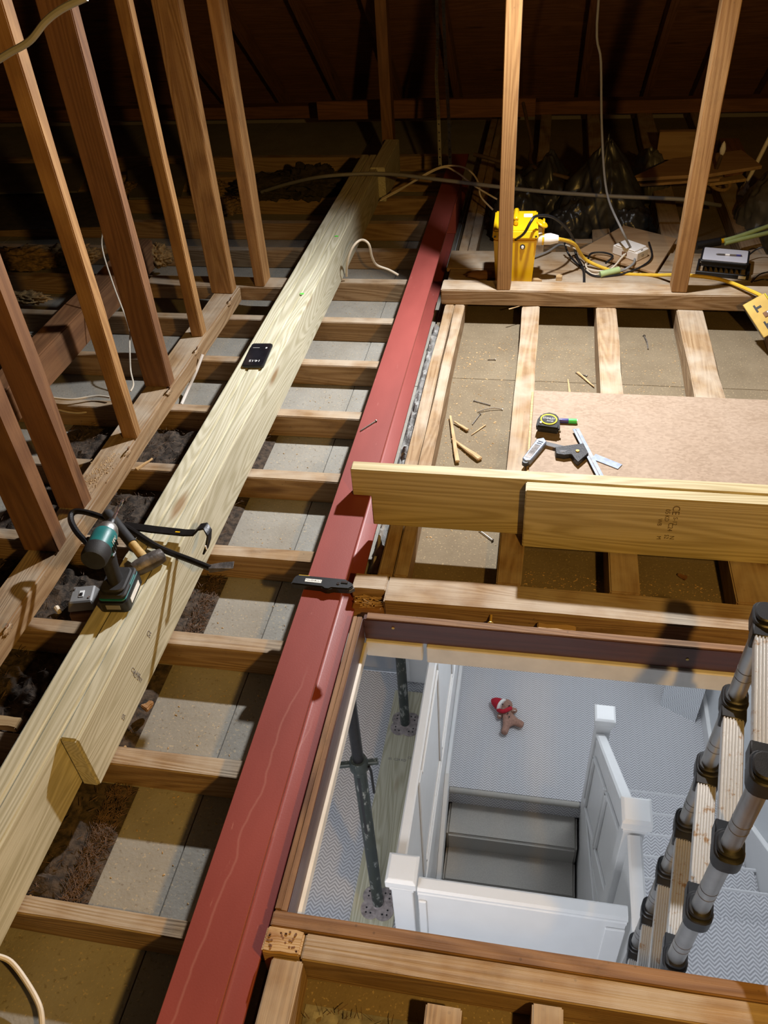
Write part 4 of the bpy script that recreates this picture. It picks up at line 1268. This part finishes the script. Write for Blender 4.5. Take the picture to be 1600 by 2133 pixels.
# black LED flood lamp lying on its back with a pen on it
lf = thing('work_lamp', (0.868, 4.03, BZ), -0.20, 'black LED work lamp lying face-up on the floorboard', 'lamp')
MB().prism(rrect(.205, .15, .008), .03, .052).build('housing', 'black', lf, 0.003)
bz = MB().prism(rrect(.218, .162, .010), .052, .062).build('bezel', 'black', lf, 0.002)
MB().prism(rrect(.200, .144, .008), .062, .0635).build('diffuser', 'diff', bz)
for k in range(8):
    MB().box((-.085 + k * .0235, -.065, .004), (-.080 + k * .0235, .065, .03)).build('cooling_fin', 'black', lf)
st = MB()
st.box((-.118, -.115, .0), (-.108, .03, .022)).box((.112, -.115, .0), (.122, .03, .022)).box((-.118, -.118, .0), (.122, -.108, .022))
st.build('stand_bracket', 'black', lf, 0.002)
MB().box((.075, -.119, .004), (.108, -.1181, .018)).build('maker_label', 'paper', lf)
pn = thing('ballpoint_pen', (0.885, 4.02, BZ + .0635 + .005), -0.13, 'dark pen lying on the face of the work lamp', 'pen')
MB().lathe([(.001, -.062), (.004, -.054), (.004, .05), (.003, .055)], 10, RY(PI / 2)).build('barrel', 'castiron', pn, 0, True)
MB().lathe([(.0043, -.02), (.0043, .0)], 10, RY(PI / 2)).build('label_band', 'paper', pn)
MB().lathe([(.0042, .03), (.0042, .05)], 10, RY(PI / 2)).build('cap', 'navy', pn)
cable('thin_cable', [az(1558, 533, .05), az(1575, 520, .07), az(1590, 516, .08), az(1600, 530, .05)], 0.004, 'black', 'thin black lead looping from the work lamp')
cable('thin_cable', [az(1566, 588, .03), az(1582, 572, .05), az(1602, 566, .05)], 0.003, 'black', 'thin black wire end near the socket box')
cable('thin_cable', [az(1572, 586, .03), az(1590, 582, .03), az(1604, 584, .03)], 0.003, 'black', 'second thin black wire beside the socket box')
# insulated handle with pale green hoses
cable('pale_hose', [az(1505, 502, .07), az(1540, 492, .08), az(1604, 470, .10)], 0.011, 'palegreen', 'upper pale green hose running to the right edge', 'hose', 5, 10, 'pale green hoses')
cable('pale_hose', [az(1510, 507, .06), az(1550, 497, .07), az(1604, 484, .08)], 0.011, 'palegreen', 'lower pale green hose running to the right edge', 'hose', 5, 10, 'pale green hoses')
cable('tool_grip', [az(1450, 512, .06), az(1500, 503, .07)], 0.02, 'black', 'black cylindrical grip behind the work lamp', 'grip', 0, 14)
cable('tool_grip', [az(1500, 503, .07), az(1513, 500, .07)], 0.012, 'yellow', 'yellow collar at the end of the black grip', 'collar', 0, 12)

# double socket box at the right edge, tilted
sx = thing('socket_box', (0.955, 3.40, 0.03), 0, 'brass double socket box hanging over the plate at the right edge', 'socket')
o3 = ay(1549, 636, 3.50)
px_ = ay(1584, 690, 3.40)
py_ = ay(1571, 612, 3.53)
fx = (px_ - o3)
Lx = 0.17
mF = frame(o3, fx, py_ - o3)
sx.location = o3
mL = mF.copy()
mL.translation = (0, 0, 0)
MB().box((0, 0, -.045), (Lx, .09, -.004), mL).build('back_box', 'alu', sx, 0.003)
fp = MB().box((-.003, -.003, -.004), (Lx + .003, .093, .002), mL).build('face_plate', 'brass', sx, 0.002)
MB().box((0, .0935, -.04), (Lx, .097, .003), mL).build('yellow_edge', 'limey', sx, 0.001)
for x in (.042, .128):
    t_ = MB()
    t_.box((x - .018, .028, .002), (x + .018, .036, .0032), mL).box((x - .005, .036, .002), (x + .005, .056, .0032), mL)
    t_.build('socket_slots', 'black', fp)
MB().box((.073, .045, .002), (.097, .07, .005), mL).build('switches', 'strutd', fp, 0.001)
MB().box((.076, .062, .005), (.083, .067, .0056), mL).build('switch_mark', 'paper', fp)
MB().box((.087, .062, .005), (.094, .067, .0056), mL).build('switch_mark', 'paper', fp)

# small offcuts by the transformer
tag(MB().prism([(-.014, -.012), (.014, -.012), (.016, .010), (.0, .018), (-.014, .008)], 0, .022).build('wood_offcut', 'raw', None, 0.001), 'small five-sided wood offcut on the floorboard', 'offcut').location = az(1164, 583, BZ)
o = MB().prism([(-.03, -.012), (.04, -.014), (.012, .016), (-.02, .024)], 0, .010).build('wood_offcut', 'raw', None, 0.001)
tag(o, 'pale torn chip at the foot of the transformer', 'offcut').location = az(1112, 584, BZ)
o = lump('dry_leaf', az(1010, 572, BZ + .02), (.09, .03, .02), 'strutd', 0.4, 4, 3, None, -.018, 5.0)
tag(o, 'brown crumpled scrap lying left of the transformer', 'scrap')

# pipes and straps
cable('grey_pipe', [az(545, 400, .06), az(600, 383, .14), az(680, 367, .22), az(800, 362, .225), az(930, 376, .22), az(1100, 396, .20), az(1260, 408, .19), az(1400, 414, .18), az(1440, 418, .16), az(1500, 428, .05)], 0.0105, 'greyp', 'long thin grey pipe crossing over the beams at the back', 'pipe', 8, 10)
cable('white_pipe', [az(1546, 402, .03), az(1560, 372, .08), ay(1604, 285, 5.2)], 0.012, 'whitep', 'white plastic pipe leaning at the far right', 'pipe', 4, 12)
fit = thing('pipe_coupling', az(1544, 408, .0), 0, 'white push-fit coupling at the foot of the white pipe', 'coupling')
dm = (az(1560, 372, .08) - az(1546, 402, .03)).to_track_quat('Z', 'X').to_matrix().to_4x4()
for z0 in (0.0, .045):
    MB().lathe([(.022, z0), (.024, z0 + .004), (.024, z0 + .016), (.021, z0 + .02), (.021, z0 + .03)], 16, dm).build('collar', 'whitep', fit, 0, True)
cable('brown_pipe', [ay(1090, 215, 5.6), ay(1100, 262, 5.4), ay(1108, 305, 5.25), ay(1104, 330, 5.1), az(1118, 352, .22), az(1180, 370, .20), az(1260, 395, .16), az(1310, 405, .13)], 0.011, 'brownp', 'brown bent pipe in front of the black bags', 'pipe', 6, 10)
cable('brown_pipe', [ay(988, 322, 5.2), ay(1020, 330, 5.15), ay(1090, 352, 5.1)], 0.012, 'brownp', 'short brown pipe pointing left above the bags', 'pipe', 4, 10)
for k, (u, ut) in enumerate(((917, 912), (938, 926))):
    pts = [ay(u, 345, 5.05), ay(u - 3, 250, 5.15), ay(u - 8, 160, 5.35), ay(ut, 80, 5.5), ay(ut - 3, -20, 5.6)]
    o = strip([Vector(p) for p in pts], [0.010] * 5, 0.0008, Vector((1, 0, 0))).build('fixing_strap', 'galv', None, 0, False, loc=tuple(pts[0]))
    tag(o, 'perforated metal strap hanging over the steel end, %s one' % ('left' if k == 0 else 'right'), 'strap', 'hanging metal straps')
    for j in range(22):
        t = j / 22 * 4
        i0 = int(t)
        p = pts[i0] + (pts[i0 + 1] - pts[i0]) * (t - i0)
        MB().prism(ell(.0045, .0065, 8), .0, .0006, TR(p.x - pts[0].x, p.y - pts[0].y - .0016, p.z - pts[0].z) @ RX(PI / 2)).build('strap_hole', 'black', o)
cable('white_cable', [az(792, 418, .05), az(830, 398, .10), az(870, 372, .18), az(918, 348, .24), az(960, 347, .24), az(985, 362, .20), az(998, 385, .17), az(1002, 410, .12), az(1030, 440, .06)], 0.005, 'cream', 'white twin cable arching over the far end of the steel', 'cable', 6)
cable('white_cable', [az(795, 414, .05), az(850, 385, .14), az(918, 350, .235), az(950, 358, .22), az(990, 388, .17), az(1030, 412, .13), az(1045, 420, .10)], 0.005, 'cream', 'second white cable arching beside the first at the steel end', 'cable', 6)
cable('white_cable', [az(722, 575, .03), az(724, 545, .12), az(735, 515, .19), az(752, 500, .215), az(768, 508, .20), az(775, 535, .12), az(785, 552, .06), az(810, 562, .03), az(830, 573, .01)], 0.006, 'cream', 'white cable hooking up over the side of the pale beam', 'cable', 6)
cable('white_cable', [az(422, 738, .06), az(408, 775, .0), az(392, 810, -.06), az(378, 842, -.095)], 0.007, 'whitep', 'flat white cable hanging down between binder and pale beam', 'cable', 6)
cable('white_cable', [ay(222, 455, 3.3), ay(212, 510, 3.3), ay(235, 590, 3.2), ay(268, 680, 3.1), az(270, 720, .08), az(272, 770, .0), az(278, 800, -.03), az(272, 815, -.04)], 0.0035, 'cream', 'thin white wire hanging behind the broad dark strut', 'cable', 6)
cable('white_cable', [az(105, 828, .02), az(150, 832, .02), az(200, 825, .02), az(230, 828, .02)], 0.005, 'cream', 'white cable lying along a joist behind the struts', 'cable', 5)
cable('white_cable', [az(112, 850, -.02), az(140, 858, -.03), az(170, 860, -.03), az(200, 853, -.03)], 0.004, 'cream', 'white cable sagging below the joist behind the struts', 'cable', 5)
for k in range(4):
    dv = k * 11
    cable('white_cable', [az(52, 695 + dv, .03), az(80, 700 + dv, .04), az(102, 697 + dv * .6, .05), az(98, 712 + dv, .03), az(66, 726 + dv * .7, .03)], 0.004, 'cream', 'tangled white cable beside the second binder, loop %s' % ('at the top', 'second down', 'third down', 'at the bottom')[k], 'cable', 5, 8, 'tangled white cables')
cable('cream_cable', [az(-10, 1990, -.02), az(22, 2003, -.04), az(55, 2045, -.055), az(82, 2095, -.06), az(88, 2140, -.07), az(86, 2180, -.09)], 0.006, 'cream', 'cream cable curving out from under the pale beam at lower left', 'cable', 6)
cable('grey_cable', [ay(-20, 135, 1.6), ay(20, 110, 1.6), ay(62, 85, 1.6), ay(95, 45, 1.6), ay(130, 18, 1.6), ay(180, -6, 1.6)], 0.0065, 'greycab', 'grey-beige cable slung across the top left corner', 'cable', 6)
cable('rope', [az(1488, 380, .10), az(1500, 372, .12), az(1516, 378, .10), az(1520, 388, .07), az(1508, 396, .06), az(1490, 392, .07), az(1478, 380, .10)], 0.010, 'rope', 'loop of frayed brown rope hanging from the stacked boards', 'rope', 6, 8)
cable('candle_lamp', [az(1482, 372, .14), az(1495, 345, .22), az(1502, 325, .28)], 0.010, 'brownp', 'old brown wall lamp arm among the stacked boards', 'lamp', 4, 10)
o = MB().lathe([(.004, 0), (.014, .02), (.016, .04), (.010, .065), (.001, .08)], 14).build('candle_bulb', 'whitep', None, 0, True)
tag(o, 'cream candle tip of the old wall lamp', 'bulb').location = az(1503, 326, .27)
# ================================================================== BAGS, BOARDS, INSULATION AT THE BACK
def bag(u, v, r, label, seed, peak=0.0, y=None, mat='bagm'):
    c = az(u, v, 0.0)
    bm = bmesh.new()
    bmesh.ops.create_icosphere(bm, subdivisions=5, radius=1.0)
    for vv in bm.verts:
        p = vv.co.copy()
        n = noise.fractal(p * 1.6 + Vector((seed, 0, seed)), 0.7, 2.0, 3)
        rd = abs(noise.fractal(Vector((p.x * 3.5, p.y * 3.5, p.z * 2.0)) + Vector((0, seed, 3)), 0.8, 2.1, 4))
        q = p * (1 + 0.20 * n - 0.10 * rd)
        t = max(0.0, q.z)
        sq = 1 - peak * min(1.0, t) ** 1.6
        q = Vector((q.x * r[0] * sq, q.y * r[1] * sq, q.z * r[2]))
        q.z = max(q.z, -r[2] * .45)
        vv.co = q
    me = bpy.data.meshes.new('rubbish_bag')
    bm.to_mesh(me)
    bm.free()
    me.shade_smooth()
    me.materials.append(M[mat])
    o = bpy.data.objects.new('rubbish_bag', me)
    C.objects.link(o)
    o.location = (c.x, c.y, r[2] * .45 + ZC)
    tag(o, label, 'bag', 'black plastic bags')
    return o


bag(1250, 452, (.24, .18, .36), 'tall peaked black plastic bag in the middle of the back', 1.3, 0.85)
bag(1135, 430, (.2, .18, .27), 'creased black plastic bag behind the transformer', 4.1, 0.5)
bag(1075, 455, (.16, .14, .22), 'low black plastic bag left of the transformer top', 7.7, 0.3)
bag(1190, 470, (.13, .1, .17), 'small black plastic bag in front of the peaked one', 9.2, 0.3)
bag(1345, 385, (.13, .12, .22), 'dark rumpled bag left of the stacked boards', 12.4, 0.4, None, 'clearbag')
bag(1310, 470, (.14, .12, .16), 'flat crumpled black bag lying over the joists', 15.0, 0.2)
bag(1600, 460, (.17, .2, .24), 'dusty translucent sheet bundled at the right edge', 18.0, 0.2, None, 'clearbag')

# stacked boards at the far right, on a joist-high trestle of offcuts
def slab(pts, z, th, mat, label, name='loose_board'):
    q = [az(u, v, z) for u, v in pts]
    c = sum(q, Vector()) / len(q)
    o = MB().prism([(p.x - c.x, p.y - c.y) for p in q], 0, th).build(name, mat, None, 0.001)
    o.location = (c.x, c.y, z - th)
    return tag(o, label, 'board', 'loose boards at the back')


slab([(1310, 372), (1400, 330), (1545, 312), (1588, 345), (1480, 362)], .20, .018, 'plyboard', 'large brown board on top of the stack at the far right')
slab([(1312, 382), (1420, 368), (1480, 362), (1500, 372), (1330, 384)], .17, .014, 'plyboard', 'split brown board sticking out left of the stack')
slab([(1470, 378), (1545, 362), (1555, 372), (1480, 382)], .13, .016, 'raw', 'short pale board under the stack at the far right')
o = timber('trestle_block', (1.05, 5.35, 0.001), (1.17, 5.75, .115), 'y', 'roof')
tag(o, 'dark timber block under the stacked boards', 'block')
o = timber('cardboard_panel', (0.68, 5.70, 0.001), (0.98, 5.75, .17), 'x', 'plyboard')
tag(o, 'dark brown panel standing behind the stacked boards', 'panel')
slab([(1325, 447), (1352, 446), (1352, 455), (1320, 458)], .01, .008, 'cream', 'small pale scrap of board between the joists', 'board_scrap')
# left back: grey boards over the joists and lumps of wool
slab([(-60, 340), (195, 340), (160, 398), (-60, 402)], .03, .012, 'greyboard', 'grey board lying over the joists behind the struts')
slab([(265, 355), (345, 340), (395, 345), (375, 410), (268, 412)], .03, .012, 'greyboard', 'second grey board right of the first behind the struts')
slab([(-40, 505), (35, 520), (-5, 565), (-60, 560)], .03, .012, 'greyboard', 'grey board corner sticking in at the left edge')
slab([(-60, 405), (240, 400), (240, 470), (-60, 480)], .005, .004, 'insuld', 'dark felt sheet between the joists at the left', 'felt_sheet')
WL = [(60, 545, .25, .10, .07, 'insul', 'yellow mineral wool lump at the left edge'), (150, 540, .14, .09, .08, 'insul', 'brown mineral wool lump behind the slim bright strut'),
      (330, 545, .07, .07, .09, 'insul', 'torn lump of wool beside the second binder'), (440, 400, .10, .08, .07, 'insul', 'yellow wool tuft behind the last strut'),
      (265, 400, .05, .10, .05, 'insul', 'wool edge showing under the grey board'), (470, 435, .12, .1, .05, 'insul', 'loose wool on the joist behind the last strut'),
      (560, 400, .22, .14, .09, 'insuld', 'dusty dark wool heap left of the pale beam'), (650, 395, .2, .16, .13, 'insuld', 'large dusty dark wool heap against the pale beam'),
      (50, 625, .13, .05, .04, 'insul', 'yellow wool strip between joists at the left')]
for i, (u, v, a, b, c_, mt, lab) in enumerate(WL):
    o = lump('wool_lump', az(u, v, 0.01) + Vector((0, 0, c_ * .3)), (a, b, c_ * .7), mt, 0.4, 8.0, 5, None, -c_ * .5, 2.3 * i)
    tag(o, lab, 'insulation', 'insulation lumps')

# loose dark debris in the bays between binder and beam, and the hair felt beside the beam
def debris(name, x0, x1, y0, y1, z, amp, label, mat='debris', nx=26, ny=26, fibres=260, seed=0):
    mb = MB()
    vs, fs = [], []
    for j in range(ny + 1):
        for i in range(nx + 1):
            x, y = x0 + (x1 - x0) * i / nx, y0 + (y1 - y0) * j / ny
            e = min(i, nx - i, 3) / 3 * min(j, ny - j, 3) / 3
            n = noise.fractal(Vector((x * 22 + seed, y * 22, seed)), 0.8, 2.0, 4)
            vs.append((x, y, z + amp * (0.5 + 0.8 * n) * e))
    for j in range(ny):
        for i in range(nx):
            a = j * (nx + 1) + i
            fs.append((a, a + 1, a + nx + 2, a + nx + 1))
    mb.add(vs, fs)
    o = mb.build(name, mat, None, 0, True)
    tag(o, label, 'debris', None, 'stuff')
    fb_ = MB()
    rr = random.Random(seed + 5)
    for k in range(fibres):
        x, y = rr.uniform(x0 + .01, x1 - .01), rr.uniform(y0 + .01, y1 - .01)
        a, L = rr.uniform(0, PI), rr.uniform(.006, .026)
        z0 = z + amp * .8
        p0 = Vector((x, y, z0))
        p1 = p0 + Vector((math.cos(a) * L, math.sin(a) * L, rr.uniform(-.002, .006)))
        w_ = rr.uniform(.0004, .0011)
        s = Vector((-math.sin(a), math.cos(a), 0)) * w_
        fb_.add([p0 - s, p0 + s, p1 + s * .6, p1 - s * .6, (p0 + p1) / 2 + Vector((0, 0, w_ * 2))], [(0, 1, 4), (1, 2, 4), (2, 3, 4), (3, 0, 4)])
    c = fb_.build('fibres', 'fibre', o)
    c['kind'] = 'stuff'
    return o


yb = [0.05] + [y + 0.053 for y in JY]
labs = ['dark hair felt and dust in the nearest bay left of the beam', 'dust and rubble in the bay below the switch box', 'dust and rubble in the bay around the switch box',
        'wood shavings and dust in the bay behind the driver', 'dust and chips in the bay beside the third slim strut', None, None]
for i in range(5):
    y0, y1 = (JY[i] + .053, JY[i + 1] - .002)
    debris('loose_debris', -1.9, -1.0, y0, y1, ZC + .004, .032, 'dark dust and shavings left of the pale beam, ' + ['lowest bay in view', 'bay below the switch box', 'bay holding the switch box', 'bay behind the cordless driver', 'bay beside the slim bright strut'][i], 'debris', 44, 22, 420, i * 3 + 1)
debris('hair_felt', -1.02, -0.94, 0.703, 1.033, ZC + .003, .012, 'strip of brown hair felt beside the pale beam in the near bay', 'debris', 20, 40, 900, 44)
debris('hair_felt', -1.02, -0.95, 1.487, 1.809, ZC + .003, .010, 'thin strip of dark felt beside the pale beam near the crowbar', 'debris', 20, 40, 400, 47)
# mortar ridge between steel and doubled joist
debris('mortar_ridge', -0.487, -0.441, 1.87, 3.55, -.085, .05, 'grey crumbly mortar ridge between red steel and doubled joist', 'mortar', 10, 120, 0, 61)
debris('loose_debris', -0.384, -0.13, 0.3, 0.60, ZC + .002, .03, 'sawdust and rubble in the bay in front of the hatch', 'mortar', 24, 24, 120, 71)
# small crumbs and sawdust on plaster: real chips, too many to count
rr = random.Random(3)
cr = MB()
def chip(x, y, z, s):
    a = rr.uniform(0, PI)
    l, w_ = s, s * rr.uniform(.25, .7)
    m = TR(x, y, z) @ RZ(a)
    cr.add([m @ Vector(p) for p in ((-l, -w_, 0), (l, -w_, 0), (l, w_, 0), (-l, w_, 0), (0, 0, s * .5))], [(3, 2, 1, 0), (0, 1, 4), (1, 2, 4), (2, 3, 4), (3, 0, 4)])
for k in range(420):
    chip(rr.uniform(-.34, -.08), rr.uniform(2.06, 3.5), ZC + .0008, rr.uniform(.0012, .005))
for k in range(300):
    chip(rr.uniform(.01, .26), rr.choice((rr.uniform(1.8, 1.95), rr.uniform(2.86, 3.5))), ZC + .0008, rr.uniform(.0012, .004))
for k in range(300):
    chip(rr.uniform(.36, .62), rr.choice((rr.uniform(1.8, 1.95), rr.uniform(2.86, 3.5))), ZC + .0008, rr.uniform(.0012, .004))
for k in range(260):
    j = rr.randrange(0, 9)
    chip(rr.uniform(-.95, -.64), rr.uniform(JY[j] + .06, JY[j + 1] - .01), ZC + .0012, rr.uniform(.001, .0035))
tag(cr.build('sawdust_chips', 'raw'), 'scattered pale sawdust chips on the plasterboard between joists', 'sawdust', None, 'stuff')
cr = MB()
for k in range(300):
    chip(rr.gauss(-1.50, .022), rr.gauss(2.13, .075), .0805, rr.uniform(.001, .004))
tag(cr.build('sawdust_pile', 'raw'), 'small heap of sawdust on the binder between two struts', 'sawdust', None, 'stuff')
o = timber('wood_offcut', (-1.42, 1.13, -.068), (-1.33, 1.165, -.045), 'x', 'raw')
tag(o, 'pale wood offcut lying in the dark bay at lower left', 'offcut')
o = MB().tube([az(117, 1265, -.06), az(124, 1276, -.065)], [.009, .007], 8).build('plaster_lump', 'cream', None, 0, True)
tag(o, 'cream plaster lump in the dark bay below the switch box', 'rubble')

# ================================================================== LADDER
A0, DB, WV = Vector((.537, 1.341, .399)), Vector((-.005, .007, -.30)), Vector((-.066, -.392, 0))
ld = thing('telescopic_ladder', (A0.x - .045, 1.15, ZF), 0, 'aluminium telescopic ladder standing upright in the open hatch', 'ladder')
NS = 9
ai = math.atan2(WV.y, WV.x)
for sgn, off in (('far', Vector((0, 0, 0))), ('near', WV)):
    for i in range(0, NS):
        a = A0 + DB * i + off
        b = A0 + DB * (i + 1) + off
        if i == NS - 1:
            b = Vector((b.x, b.y, ZF + .02))
        r = .0195 + .0007 * (i + 1)
        ss_ = ch(MB().tube([a, b], r, 18).build('stile_section', 'alu', None, 0, True), ld)
        if i < NS - 1:
            m_ = b - DB * .33
            for dz in (.0, .028):
                ch(MB().tube([m_ - DB * (dz / .3), m_ - DB * ((dz + .0016) / .3)], r + .0006, 18).build('section_line', 'castiron'), ss_)
    ch(MB().tube([A0 + DB * NS + off, Vector(((A0 + DB * NS + off).x, (A0 + DB * NS + off).y, ZF + .001))], .028, 14).build('foot', 'black', None, 0, True), ld)
for i in range(0, NS):
    for off, s in ((Vector((0, 0, 0)), 1), (WV, -1)):
        p = A0 + DB * i + off
        col = MB()
        col.prism(rrect(.078, .062, .024), -.024, .020, TR(p.x, p.y, p.z) @ RZ(ai))
        col.prism(rrect(.06, .054, .022), .020, .030, TR(p.x, p.y, p.z) @ RZ(ai))
        q = p + WV.normalized() * s * .042 + Vector((0, 0, -.002))
        col.box((-.020, -.029, -.030), (.020, .029, .016), TR(q.x, q.y, q.z) @ RZ(ai))
        co_ = ch(col.build('collar', 'black', None, 0.003, True), ld)
        bq = p + Vector((-.0, 0, .0)) - WV.normalized().cross(Vector((0, 0, 1))) * .034
        ch(MB().lathe([(.006, 0), (.006, .004)], 10, TR(bq.x, bq.y, bq.z) @ RZ(ai) @ RX(PI / 2)).build('release_pin', 'castiron'), co_)
    p0 = A0 + DB * i + WV.normalized() * .055
    p1 = A0 + DB * i + WV - WV.normalized() * .055
    c = (p0 + p1) / 2
    L = (p1 - p0).length
    m = TR(c.x, c.y, c.z) @ RZ(ai)
    prof = []
    nr = 7
    wv = .024
    for k in range(nr):
        x0 = -wv + 2 * wv * k / nr
        x1 = -wv + 2 * wv * (k + 1) / nr
        g = (x1 - x0) * .28
        prof += [(x0 + .0001, .010), (x0 + g, .0125), (x1 - g, .0125), (x1 - .0001, .010)]
    prof = [(-wv, -.012)] + prof + [(wv, -.012)]
    pm = m @ Matrix(((0, 0, 1, 0), (1, 0, 0, 0), (0, 1, 0, 0), (0, 0, 0, 1)))
    ch(MB().prism(prof, -L / 2, L / 2, pm).build('rung', 'tread'), ld)

# ================================================================== STEEL PROPS ON THE LANDING
sb_ = timber('sole_board', (-0.735, 1.30, ZF + .001), (-0.515, 3.20, ZF + .045), 'y', 'new', None, 0.0, 0.003)
tag(sb_, 'pale new sole board on the landing carpet under the steel props', 'board')
for body, sz, dx, y in (('CE', .022, .055, 2.72), ('C24 KD', .022, .0, 2.70), ('05', .022, -.06, 2.70)):
    text_obj(body, sz, 'inkdark', sb_, sb_.matrix_basis.inverted() @ frame((-0.625 + dx, y, ZF + .0455), (1, 0, 0), (0, 1, 0)), 'grade_stamp', 0.0001)


def prop(x, y, zcol, label):
    z0 = ZF + .046
    t = thing('steel_prop', (x, y, z0), 0, label, 'prop', 'steel props on the sole board')
    # lobed base plate
    pl_ = []
    for k in range(48):
        a = 2 * PI * k / 48
        r = .072 + .026 * abs(math.cos(2 * a + PI / 2)) ** 0.8 * 1.0
        pl_.append((r * math.cos(a), r * math.sin(a)))
    bp = MB().prism(pl_, 0, .007).build('base_plate', 'propplate', t, 0.001)
    for k in range(12):
        a = PI / 4 + PI / 2 * (k % 4) + (-.28, 0, .28)[k // 4]
        r = .076 if k // 4 == 1 else .062
        MB().lathe([(.005, 0), (.005, .0008)], 8, TR(r * math.cos(a), r * math.sin(a), .0071)).build('plate_hole', 'black', bp)
    MB().lathe([(.034, .007), (.030, .013), (.0285, .016)], 20).build('weld', 'propplate', bp, 0, True)
    MB().lathe([(.0285, .010), (.0285, zcol - .04 - z0)], 20).build('outer_tube', 'prop', t, 0, True)
    h = zcol - z0
    MB().lathe([(.0235, h - .06), (.0235, -.129 - z0)], 18).build('inner_tube', 'darksteel', t, 0, True)
    col = MB()
    col.lathe([(.033, h - .07), (.040, h - .06), (.040, h - .02), (.034, h - .008), (.034, h)], 22)
    cn = col.build('collar_nut', 'prop', t, 0, True)
    for s in (-1, 1):
        MB().box((.034, -.012, -.011), (.082, .012, .011), TR(0, 0, h - .03) @ RZ(.25 + (0 if s > 0 else PI))).build('nut_lug', 'prop', cn, 0.004)
    MB().tube([(.045, -.01, h - .03), (.052, -.012, h - .06), (.054, -.012, h - .22)], .006, 8).build('pin_handle', 'darksteel', cn, 0, True)
    MB().box((-.006, -.029, h - .55), (.006, -.0275, h - .1)).build('thread_slot', 'black', t)
    return t


prop(-0.605, 1.855, ay(736, 1580, 1.855).z, 'nearer dark steel prop with a collar nut beside the newel post')
prop(-0.632, 2.95, -1.0, 'farther dark steel prop on the sole board')

# ================================================================== PLUSH TOY
ty = thing('gingerbread_plush', (-0.015, 3.87, ZH), 0, 'brown plush gingerbread figure with a red Santa hat on the half landing', 'toy')
def D(u, v, h):
    return az(u, v, ZH + h) - ty.location
def blob(name, chains, mat):
    mb_ = bmesh.new()
    me = bpy.data.meshes.new(name)
    vs, es, rs = [], [], []
    for chn in chains:
        for i, (p, r) in enumerate(chn):
            if isinstance(p, int):
                idx = p
            else:
                vs.append(p)
                rs.append(r)
                idx = len(vs) - 1
            if i:
                es.append((last, idx))
            last = idx
    me.from_pydata(vs, es, [])
    mb_.free()
    o = bpy.data.objects.new(name, me)
    C.objects.link(o)
    sm = o.modifiers.new('skin', 'SKIN')
    for i, r in enumerate(rs):
        me.skin_vertices[0].data[i].radius = (r, r)
    me.skin_vertices[0].data[0].use_root = True
    ss = o.modifiers.new('sub', 'SUBSURF')
    ss.levels = ss.render_levels = 2
    dg = bpy.context.evaluated_depsgraph_get()
    me2 = bpy.data.meshes.new_from_object(o.evaluated_get(dg))
    bpy.data.objects.remove(o)
    me2.name = name
    me2.shade_smooth()
    me2.materials.clear()
    me2.materials.append(M[mat])
    o = bpy.data.objects.new(name, me2)
    C.objects.link(o)
    o.parent = ty
    return o
bodyc = [[(D(1058, 1491, .04), .036), (D(1054, 1480, .045), .028), (D(1052, 1472, .05), .032)],
         [(0, 0), (D(1061, 1499, .04), .036), (D(1055, 1512, .04), .028), (D(1051, 1524, .045), .030), (D(1050, 1529, .045), .024)],
         [(3, 0), (D(1075, 1504, .04), .028), (D(1086, 1509, .045), .030), (D(1091, 1511, .045), .024)],
         [(1, 0), (D(1042, 1489, .035), .022), (D(1038, 1497, .035), .020)],
         [(1, 0), (D(1070, 1481, .04), .022), (D(1078, 1478, .045), .020)]]
blob('body', bodyc, 'plush')
hd_ = lump('head', D(1054, 1469, .055), (.052, .05, .042), 'plush', 0.04, 2, 3, ty, None, .3)
hat_p0, hat_p1 = D(1046, 1470, .06), D(1029, 1460, .05)
hm_ = (hat_p1 - hat_p0).to_track_quat('Z', 'X').to_matrix().to_4x4()
hm_.translation = hat_p0
hat_ = MB().lathe([(.052, 0), (.050, .012), (.042, .05), (.030, .08), (.012, .10)], 18, hm_).build('hat', 'red', ty, 0, True)
MB().lathe([(.053, -.010), (.057, -.004), (.057, .008), (.053, .012)], 18, hm_).build('hat_brim', 'fluff', hat_, 0, True)
sc0 = D(1052, 1478, .05)
MB().tube([D(1038, 1479, .06), D(1047, 1482, .085), D(1056, 1479, .09), D(1064, 1475, .075)], .016, 10, 4).build('scarf', 'red', ty, 0, True)
for u, v in ((1058, 1486), (1061, 1493)):
    MB().lathe([(.006, 0), (.004, .004)], 8, TR(*D(u, v, .086))).build('button', 'black', ty)
for u, v in ((1047, 1467), (1061, 1470)):
    MB().lathe([(.006, 0), (.003, .005)], 8, TR(*D(u, v, .095))).build('eye', 'black', ty)
for u, v, a in ((1041, 1491, .06), (1072, 1480, .07), (1085, 1498, .06)):
    MB().cbox(D(u, v, a), (.018, .006, .006)).build('icing_trim', 'fluff', ty, 0.002)

# mirror leaning in the corner of the half landing
mi = thing('leaning_mirror', (1.25, 4.09, ZH), 0, 'frameless mirror leaning in the corner of the half landing', 'mirror')
m0, m1 = az(1374, 1468, ZH), az(1448, 1505, ZH)
d = m1 - m0
m0l, dl = m0 - mi.location, Vector((d.x, d.y, 0))
up = Vector((0.03, 0.05, 0.62)).normalized()
mm = frame(m0l, dl, up)
MB().box((0, 0, -.012), (dl.length, .95, -.003), mm).build('backing', 'castiron', mi)
MB().box((0.001, 0.001, -.003), (dl.length - .001, .949, .0), mm).build('glass', 'mirror', mi)
